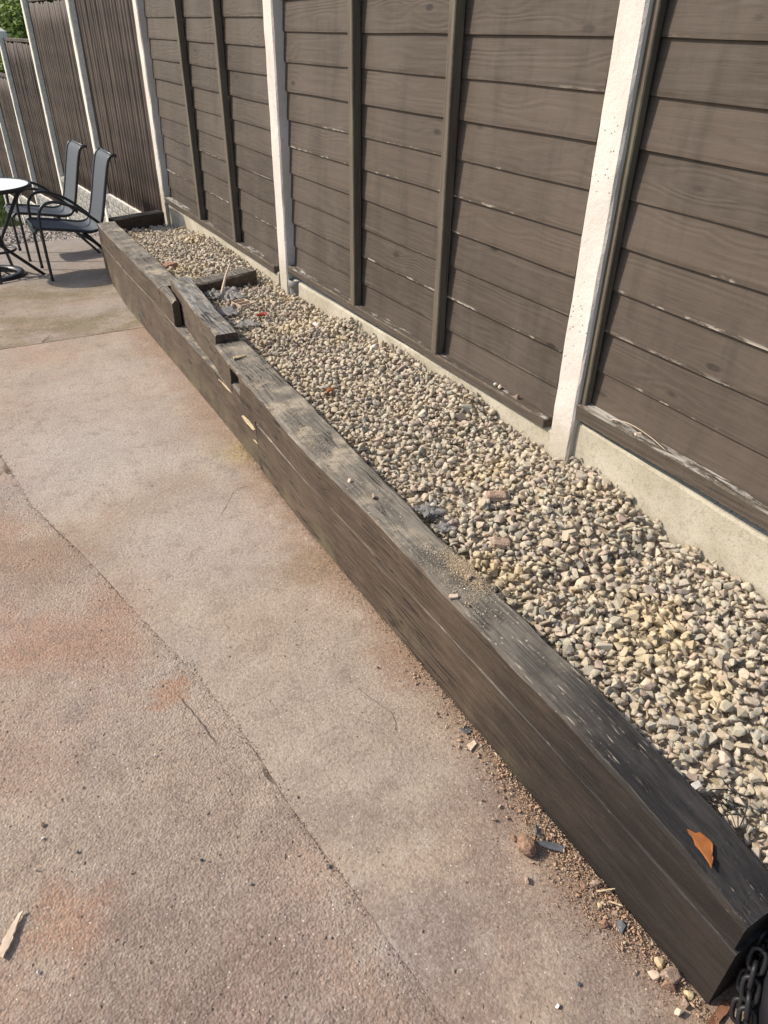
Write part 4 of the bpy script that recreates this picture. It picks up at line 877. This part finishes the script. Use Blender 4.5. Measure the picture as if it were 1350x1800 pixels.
lump('stone', 641, (1.15, 2.40, gz(1.15, 2.40) + 0.010), 0.045, 'orange', 'rust orange stone in the gravel beside the upper timber', 'stone', 0.3)
lump('stone', 642, (1.30, 3.52, gz(1.30, 3.52) + 0.010), 0.05, 'orange', 'pale orange stone left of the grey pipe socket', 'stone', 0.3, (1, .9, .6)).data.materials[0] = M['pinkbrick']
def sheet(name, loc, size, amp, seed, mat, label, cat, n=14, sc=9.0):
    V = []; F = []
    for j in range(n + 1):
        for i in range(n + 1):
            u, v = i / n - 0.5, j / n - 0.5; q = Vector((u * sc * size * 3, v * sc * size * 3, seed)); r = 1 + 0.5 * mnoise.noise(Vector((u * 3, v * 3, seed + 9)))
            V.append((u * size * r + amp * 0.6 * mnoise.noise(q + Vector((7, 0, 0))), v * size * r + amp * 0.6 * mnoise.noise(q + Vector((0, 7, 0))), 0.014 + abs(amp * mnoise.noise(q * 2.0)) + amp * 0.4 * mnoise.noise(q * 5)))
    for j in range(n):
        for i in range(n): a = j * (n + 1) + i; F.append((a, a + 1, a + n + 2, a + n + 1))
    o = link(name, mesh(name, V, F, True), mat, None, loc); md = o.modifiers.new('thickness', 'SOLIDIFY'); md.thickness = 0.0006; tag(o, label, cat); return o
sheet('plastic_bag', (1.21, 3.78, gz(1.21, 3.78)), 0.17, 0.035, 3.3, 'film', 'crumpled clear plastic bag by the twig in the gravel', 'plastic bag', 26, 5.0)
sheet('plastic_scrap', (1.10, 3.50, gz(1.10, 3.50)), 0.11, 0.022, 5.3, 'bluefilm', 'bluish torn film beside the short silvery timber', 'plastic scrap')
sheet('plastic_scrap', (1.13, 3.28, gz(1.13, 3.28)), 0.09, 0.018, 8.3, 'film', 'whitish folded film left of the red scrap', 'plastic scrap')
sheet('plastic_scrap', (1.035, 1.50, gz(1.035, 1.50)), 0.075, 0.025, 1.3, 'bluefilm', 'grey blue film crumpled against the long upper timber', 'plastic scrap')
sheet('plastic_scrap', (1.03, 1.40, gz(1.03, 1.40)), 0.05, 0.012, 11.3, 'bluefilm', 'flat blue film strip next to the crumpled one', 'plastic scrap')
sheet('red_scrap', (1.25, 3.37, gz(1.25, 3.37) + 0.005), 0.042, 0.022, 2.3, 'red', 'bright red torn plastic scrap on the gravel', 'plastic scrap', 8)
tb = empty('plastic_tray', (1.24, 3.62, gz(1.24, 3.62) + 0.004), 0.25); tag(tb, 'small clear two-cell plastic tray in the gravel near the twig', 'tray')
for yy in (-0.045, 0.0, 0.045): box_between('rim', -0.04, 0.04, yy - 0.002, yy + 0.002, 0.0, 0.016, 'twig', tb, 0.0)
for xx in (-0.04, 0.04): box_between('rim', xx - 0.002, xx + 0.002, -0.043, 0.043, 0.0, 0.0155, 'twig', tb, 0.0)
tw = tube('twig', catmull([(1.165, 3.79, 0.27), (1.205, 3.82, 0.34), (1.235, 3.85, 0.385), (1.265, 3.87, 0.43), (1.28, 3.88, 0.452)], 4), [0.0085 - 0.0002 * i for i in range(17)], 'twig', None, 7); recentre(tw); tag(tw, 'pale bent twig sticking up out of the gravel', 'twig')
pp = empty('pipe_socket', (1.575, 3.685, 0.29)); tag(pp, 'grey plastic pipe socket at the foot of the white post', 'pipe')
lathe('tube', [(0.030, -0.06), (0.034, 0.035), (0.0345, 0.045)], 'pipe', pp); lathe('collar', [(0.0345, 0.045), (0.041, 0.052), (0.041, 0.085), (0.036, 0.087), (0.034, 0.05), (0.030, -0.05)], 'pipe', pp)
# wire netting scrap
wn = empty('wire_netting', (1.05, 0.525, gz(1.05, 0.525) + 0.022), 0.5); tag(wn, 'scrap of pale hexagonal wire netting lying on the near gravel', 'wire netting')
V = []; F = []; hx = 0.015
def hexpt(i, j, k):
    cx_ = hx * 1.5 * i; cy_ = hx * math.sqrt(3) * (j + 0.5 * (i % 2)); a = math.pi / 3 * k; x, y = cx_ + hx * math.cos(a) - 0.04, cy_ + hx * math.sin(a) - 0.035
    return (x, y * 0.8, 0.010 * mnoise.noise(Vector((x * 22, y * 22, 0))) + 0.004)
for i in range(5):
    for j in range(3):
        for k in range(3):
            v, f = tube_data([hexpt(i, j, k), hexpt(i, j, k + 1)], 0.0005, 4); o_ = len(V); V += v; F += [tuple(a + o_ for a in q) for q in f]
link('mesh', mesh('mesh', V, F), 'wire', wn)
wt = []
for k in range(3):
    pth = catmull([(0.985 + random.uniform(-0.02, 0.05), 0.395 + random.uniform(-0.05, 0.04), gz(1.0, 0.38) + random.uniform(0.0, 0.035)) for _ in range(6)], 5); wt.append(tube_data(pth, 0.0012, 5))
V, F = join(wt); o = link('black_twine', mesh('black_twine', V, F, True), 'blackplastic'); recentre(o); tag(o, 'tangle of black twine between the timber and near gravel', 'twine')
shard('flake', [(-0.016, -0.005), (0.012, -0.008), (0.016, 0.004), (-0.006, 0.008)], 0.003, (0.978, 0.445, gz(0.985, 0.445) + 0.025), 0.2, 'white', 'white plastic flake beside the tangle of black twine', 'flake', (0.2, 0.2))
hr = tube('straw', catmull([(1.574, 1.36, 0.545), (1.572, 1.28, 0.565), (1.571, 1.20, 0.562), (1.573, 1.13, 0.545)], 6), 0.0011, 'twig', None, 5); recentre(hr); tag(hr, 'fine dry straw curling over the near fence rail', 'straw')

# ------------------------------------------------------------------ black tub with chain in the near corner
TBX, TBY = 0.955, 0.078
tub = empty('black_tub', (TBX, TBY, 0.0)); tag(tub, 'black plastic tub at the bottom right corner', 'tub')
lathe('body', [(0.0, 0.004), (0.105, 0.0), (0.113, 0.01), (0.124, 0.24), (0.118, 0.24), (0.10, 0.02), (0.0, 0.018)], 'blackplastic', tub, 40)
lathe('rim', [(0.123, 0.232), (0.131, 0.236), (0.133, 0.248), (0.130, 0.256), (0.120, 0.254), (0.118, 0.24)], 'blackplastic', tub, 40)
ch = empty('chain', (TBX, TBY, 0.0)); tag(ch, 'heavy black chain draped at the bottom right corner', 'chain')
lk = []
for a in range(20):
    q = 2 * math.pi * a / 20; lk.append((0.0125 * math.cos(q), 0.010 * (1 if math.sin(q) > 0 else -1) * (abs(math.sin(q)) > 1e-6) + 0.0125 * math.sin(q), 0))
V, F = tube_data(lk, 0.0046, 8, True); lme = mesh('link', V, F, True); lme.materials.append(M['chain'])
for (th0, th1, z0_, z1_) in ((96, 142, 0.225, 0.02), (118, 160, 0.20, 0.012)):
    cp = []
    for i in range(301):
        t = i / 300; th = math.radians(th0 + (th1 - th0) * t); zz = z0_ + (z1_ - z0_) * t ** 0.9; rr_ = 0.1265 + 0.010 * (zz / 0.24) + 0.004; cp.append(Vector((rr_ * math.cos(th), rr_ * math.sin(th), max(0.011, zz))))
    acc = 0; last = cp[0]; kk = 0
    for i in range(3, len(cp)):
        acc += (cp[i] - last).length; last = cp[i]
        if acc > 0.028:
            acc = 0; t = (cp[min(i + 2, len(cp) - 1)] - cp[i - 2]).normalized(); q = t.to_track_quat('Y', 'Z').to_matrix() @ Matrix.Rotation(math.radians(25 + 90 * (kk % 2)), 3, 'Y')
            o = link('link', lme, None, ch); o.matrix_local = Matrix.Translation(cp[i]) @ q.to_4x4(); kk += 1
shard('rusty_strip', [(-0.06, -0.008), (0.06, -0.006), (0.06, 0.008), (-0.06, 0.009)], 0.006, (0.822, 0.188, 0.006), 0.15, 'rust', 'rusty flat strip on the ground by the black chain', 'metal strip', (0.05, 0.1))

# ------------------------------------------------------------------ chairs, table, parasol base
def chair(loc, rz, s, label):
    t = empty('garden_chair', loc, rz); t.scale = (s, s, s); tag(t, label, 'chair', 'black garden chairs at the glass table')
    rail = catmull([(-0.045, 0, 0.405), (-0.02, 0, 0.432), (0.04, 0, 0.432), (0.25, 0, 0.40), (0.41, 0, 0.375), (0.485, 0, 0.41), (0.535, 0, 0.53), (0.60, 0, 0.76), (0.65, 0, 0.915), (0.69, 0, 0.955), (0.725, 0, 0.95)], 5)
    for sgn in (-1, 1):
        tube('side_rail', [(p.x, sgn * 0.225, p.z) for p in rail], 0.0135, 'blackmetal', t, 8)
        arm = catmull([(0.0, sgn * 0.265, 0), (0.0, sgn * 0.265, 0.25), (0.005, sgn * 0.265, 0.50), (0.03, sgn * 0.265, 0.59), (0.09, sgn * 0.265, 0.635), (0.18, sgn * 0.265, 0.635), (0.32, sgn * 0.262, 0.575), (0.44, sgn * 0.25, 0.48), (0.52, sgn * 0.243, 0.40)], 6)
        am = tube('arm', arm, 0.0125, 'blackmetal', t, 8); tube('foot_cap', [(0.0, sgn * 0.265, 0.0), (0.0, sgn * 0.265, 0.025)], 0.0155, 'blackplastic', am, 8)
        tube('rear_leg', catmull([(0.30, sgn * 0.245, 0.37), (0.42, sgn * 0.25, 0.28), (0.66, sgn * 0.265, 0.0)], 5), 0.0115, 'blackmetal', t, 8)
    for (x, z) in ((-0.03, 0.425), (0.36, 0.345), (0.70, 0.957)): tube('crossbar', [(x, -0.225, z), (x, 0.225, z)], 0.012, 'blackmetal', t, 8)
    V = []; F = []; n = 10
    for p in rail:
        for i in range(n + 1):
            u = -1 + 2 * i / n; sag = 0.022 * (1 - u * u); V.append((p.x + (sag * 0.5 if p.z > 0.45 else 0), u * 0.222, p.z - (sag if p.z < 0.45 else 0)))
    for j in range(len(rail) - 1):
        for i in range(n): a = j * (n + 1) + i; F.append((a, a + 1, a + n + 2, a + n + 1))
    o = link('sling', mesh('sling', V, F, True), 'sling', t); md = o.modifiers.new('thickness', 'SOLIDIFY'); md.thickness = 0.004; md.offset = 0
chair((0.575, 6.21, terr(6.21)), 0.02, 0.87, 'nearer black sling chair, its back against the raised bed corner')
chair((0.515, 7.08, terr(7.08)), 0.05, 0.885, 'further black sling chair, partly behind the glass table')
tz = terr(6.32); tbl = empty('garden_table', (0.30, 6.33, tz)); tag(tbl, 'round glass garden table with black rim and crossed legs, cut by left edge', 'table')
lathe('glass_top', [(0.0, 0.652), (0.305, 0.652), (0.305, 0.646), (0.0, 0.646)], 'glass', tbl, 48, None, False)
lathe('rim', [(0.303, 0.655), (0.318, 0.657), (0.326, 0.645), (0.318, 0.628), (0.303, 0.630), (0.303, 0.655)], 'blackmetal', tbl, 48)
for k in range(4):
    a = math.radians(-15 + 90 * k); a2 = a + math.pi
    tube('leg', [(0.24 * math.cos(a), 0.24 * math.sin(a), 0.632), (0.02 * math.cos(a) + 0.03 * math.cos(a + 1.57), 0.02 * math.sin(a) + 0.03 * math.sin(a + 1.57), 0.27), (0.27 * math.cos(a2), 0.27 * math.sin(a2), 0.0)], 0.0125, 'blackmetal', tbl, 8)
lathe('shelf_ring', [(0.10, 0.20), (0.11, 0.21), (0.12, 0.20), (0.11, 0.19), (0.10, 0.20)], 'blackmetal', tbl, 32)
pb = empty('parasol_base', (0.20, 6.38, terr(6.38))); tag(pb, 'round black parasol base with spokes on the concrete under the table', 'parasol base')
lathe('ring', [(0.175, 0.0), (0.235, 0.0), (0.24, 0.015), (0.225, 0.035), (0.195, 0.038), (0.175, 0.02), (0.175, 0.0)], 'blackmetal', pb, 40)
for k in range(8):
    a = math.pi / 4 * k; tube('spoke', catmull([(0.03 * math.cos(a), 0.03 * math.sin(a), 0.06), (0.10 * math.cos(a + 0.25), 0.10 * math.sin(a + 0.25), 0.045), (0.185 * math.cos(a), 0.185 * math.sin(a), 0.02)], 4), 0.007, 'blackmetal', pb, 6)
lathe('socket', [(0.028, 0.0), (0.028, 0.30), (0.022, 0.30), (0.022, 0.05)], 'blackmetal', pb, 16)

# ------------------------------------------------------------------ slate chippings, grass, trees
pts = []; sz = []
for _ in range(3800):
    y = random.uniform(7.76, 12.6); x = random.uniform(-0.3, float(np.interp(y, [p[1] for p in FP], [p[0] for p in FP])) - 0.05); pts.append((x, y, terr(y) - 0.035)); sz.append(random.uniform(0.03, 0.075))
scatter('slate_chippings', pts, sz, 'slatechips', 'loose pale slate chippings between the patio and the slat screens', 'chippings', 0.5)
V = []; F = []
for _ in range(9000):
    y = random.uniform(12.6, 17.0); x = random.uniform(-1.0, 1.15); z = terr(y) - 0.05; a = random.uniform(0, 6.28); h = random.uniform(0.05, 0.11); l = random.uniform(0.0, 0.05); b = random.uniform(0, 6.28)
    i = len(V); V += [(x - 0.006 * math.cos(a), y - 0.006 * math.sin(a), z), (x + 0.006 * math.cos(a), y + 0.006 * math.sin(a), z), (x + l * math.cos(b), y + l * math.sin(b), z + h)]; F.append((i, i + 1, i + 2))
o = link('grass', mesh('grass', V, F), 'grass'); tag(o, 'short green grass behind the glass table', 'grass', None, 'stuff')
def tree(loc, h, r, nleaf, label, seed):
    rr = random.Random(seed); t = empty('tree', loc); tag(t, label, 'tree', 'trees behind the fence')
    parts = [tube_data([(0, 0, -0.1), (0.05, 0.02, h * 0.3), (-0.04, 0.05, h * 0.6), (0.03, 0, h * 0.85)], [0.12, 0.09, 0.06, 0.02], 8)]
    for k in range(9):
        a = rr.uniform(0, 6.28); z = h * rr.uniform(0.25, 0.7); parts.append(tube_data([(0, 0, z), (r * 0.4 * math.cos(a), r * 0.4 * math.sin(a), z + 0.2 * h), (r * 0.8 * math.cos(a), r * 0.8 * math.sin(a), z + 0.28 * h)], [0.045, 0.03, 0.01], 6))
    v, f = join(parts); link('trunk', mesh('trunk', v, f, True), 'bark', t)
    cl = []
    for k in range(80):
        a = rr.uniform(0, 6.28); q = math.sqrt(rr.random()) * r; cl.append((q * math.cos(a), q * math.sin(a), h * (0.28 + 0.68 * rr.random() * (1 - 0.35 * q / r)), rr.uniform(0.22, 0.5)))
    V = []; F = []
    for _ in range(nleaf):
        c = rr.choice(cl); d = Vector((rr.gauss(0, 1), rr.gauss(0, 1), rr.gauss(0, 1))).normalized() * c[3] * rr.random() ** 0.4; p = Vector(c[:3]) + d
        u = Vector((rr.gauss(0, 1), rr.gauss(0, 1), rr.gauss(0, 0.6))).normalized(); w_ = u.orthogonal().normalized(); s = rr.uniform(0.04, 0.075)
        i = len(V); V += [p - u * s, p + w_ * s * 0.45, p + u * s, p - w_ * s * 0.45]; F.append((i, i + 1, i + 2, i + 3))
    link('crown', mesh('crown', V, F), 'leaf', t)
tree((2.4, 17.6, terr(17.6)), 5.0, 1.9, 26000, 'sunlit green tree above the stepped-down slat screen, top left corner', 1)
tree((3.6, 10.5, terr(10.5)), 3.4, 1.5, 6000, 'green bush glimpsed through gaps of the tall slat screens', 2)
tree((1.95, 14.6, terr(14.6)), 3.7, 0.95, 16000, 'leafy green shrub rising just behind the lower slat screen at left', 3)
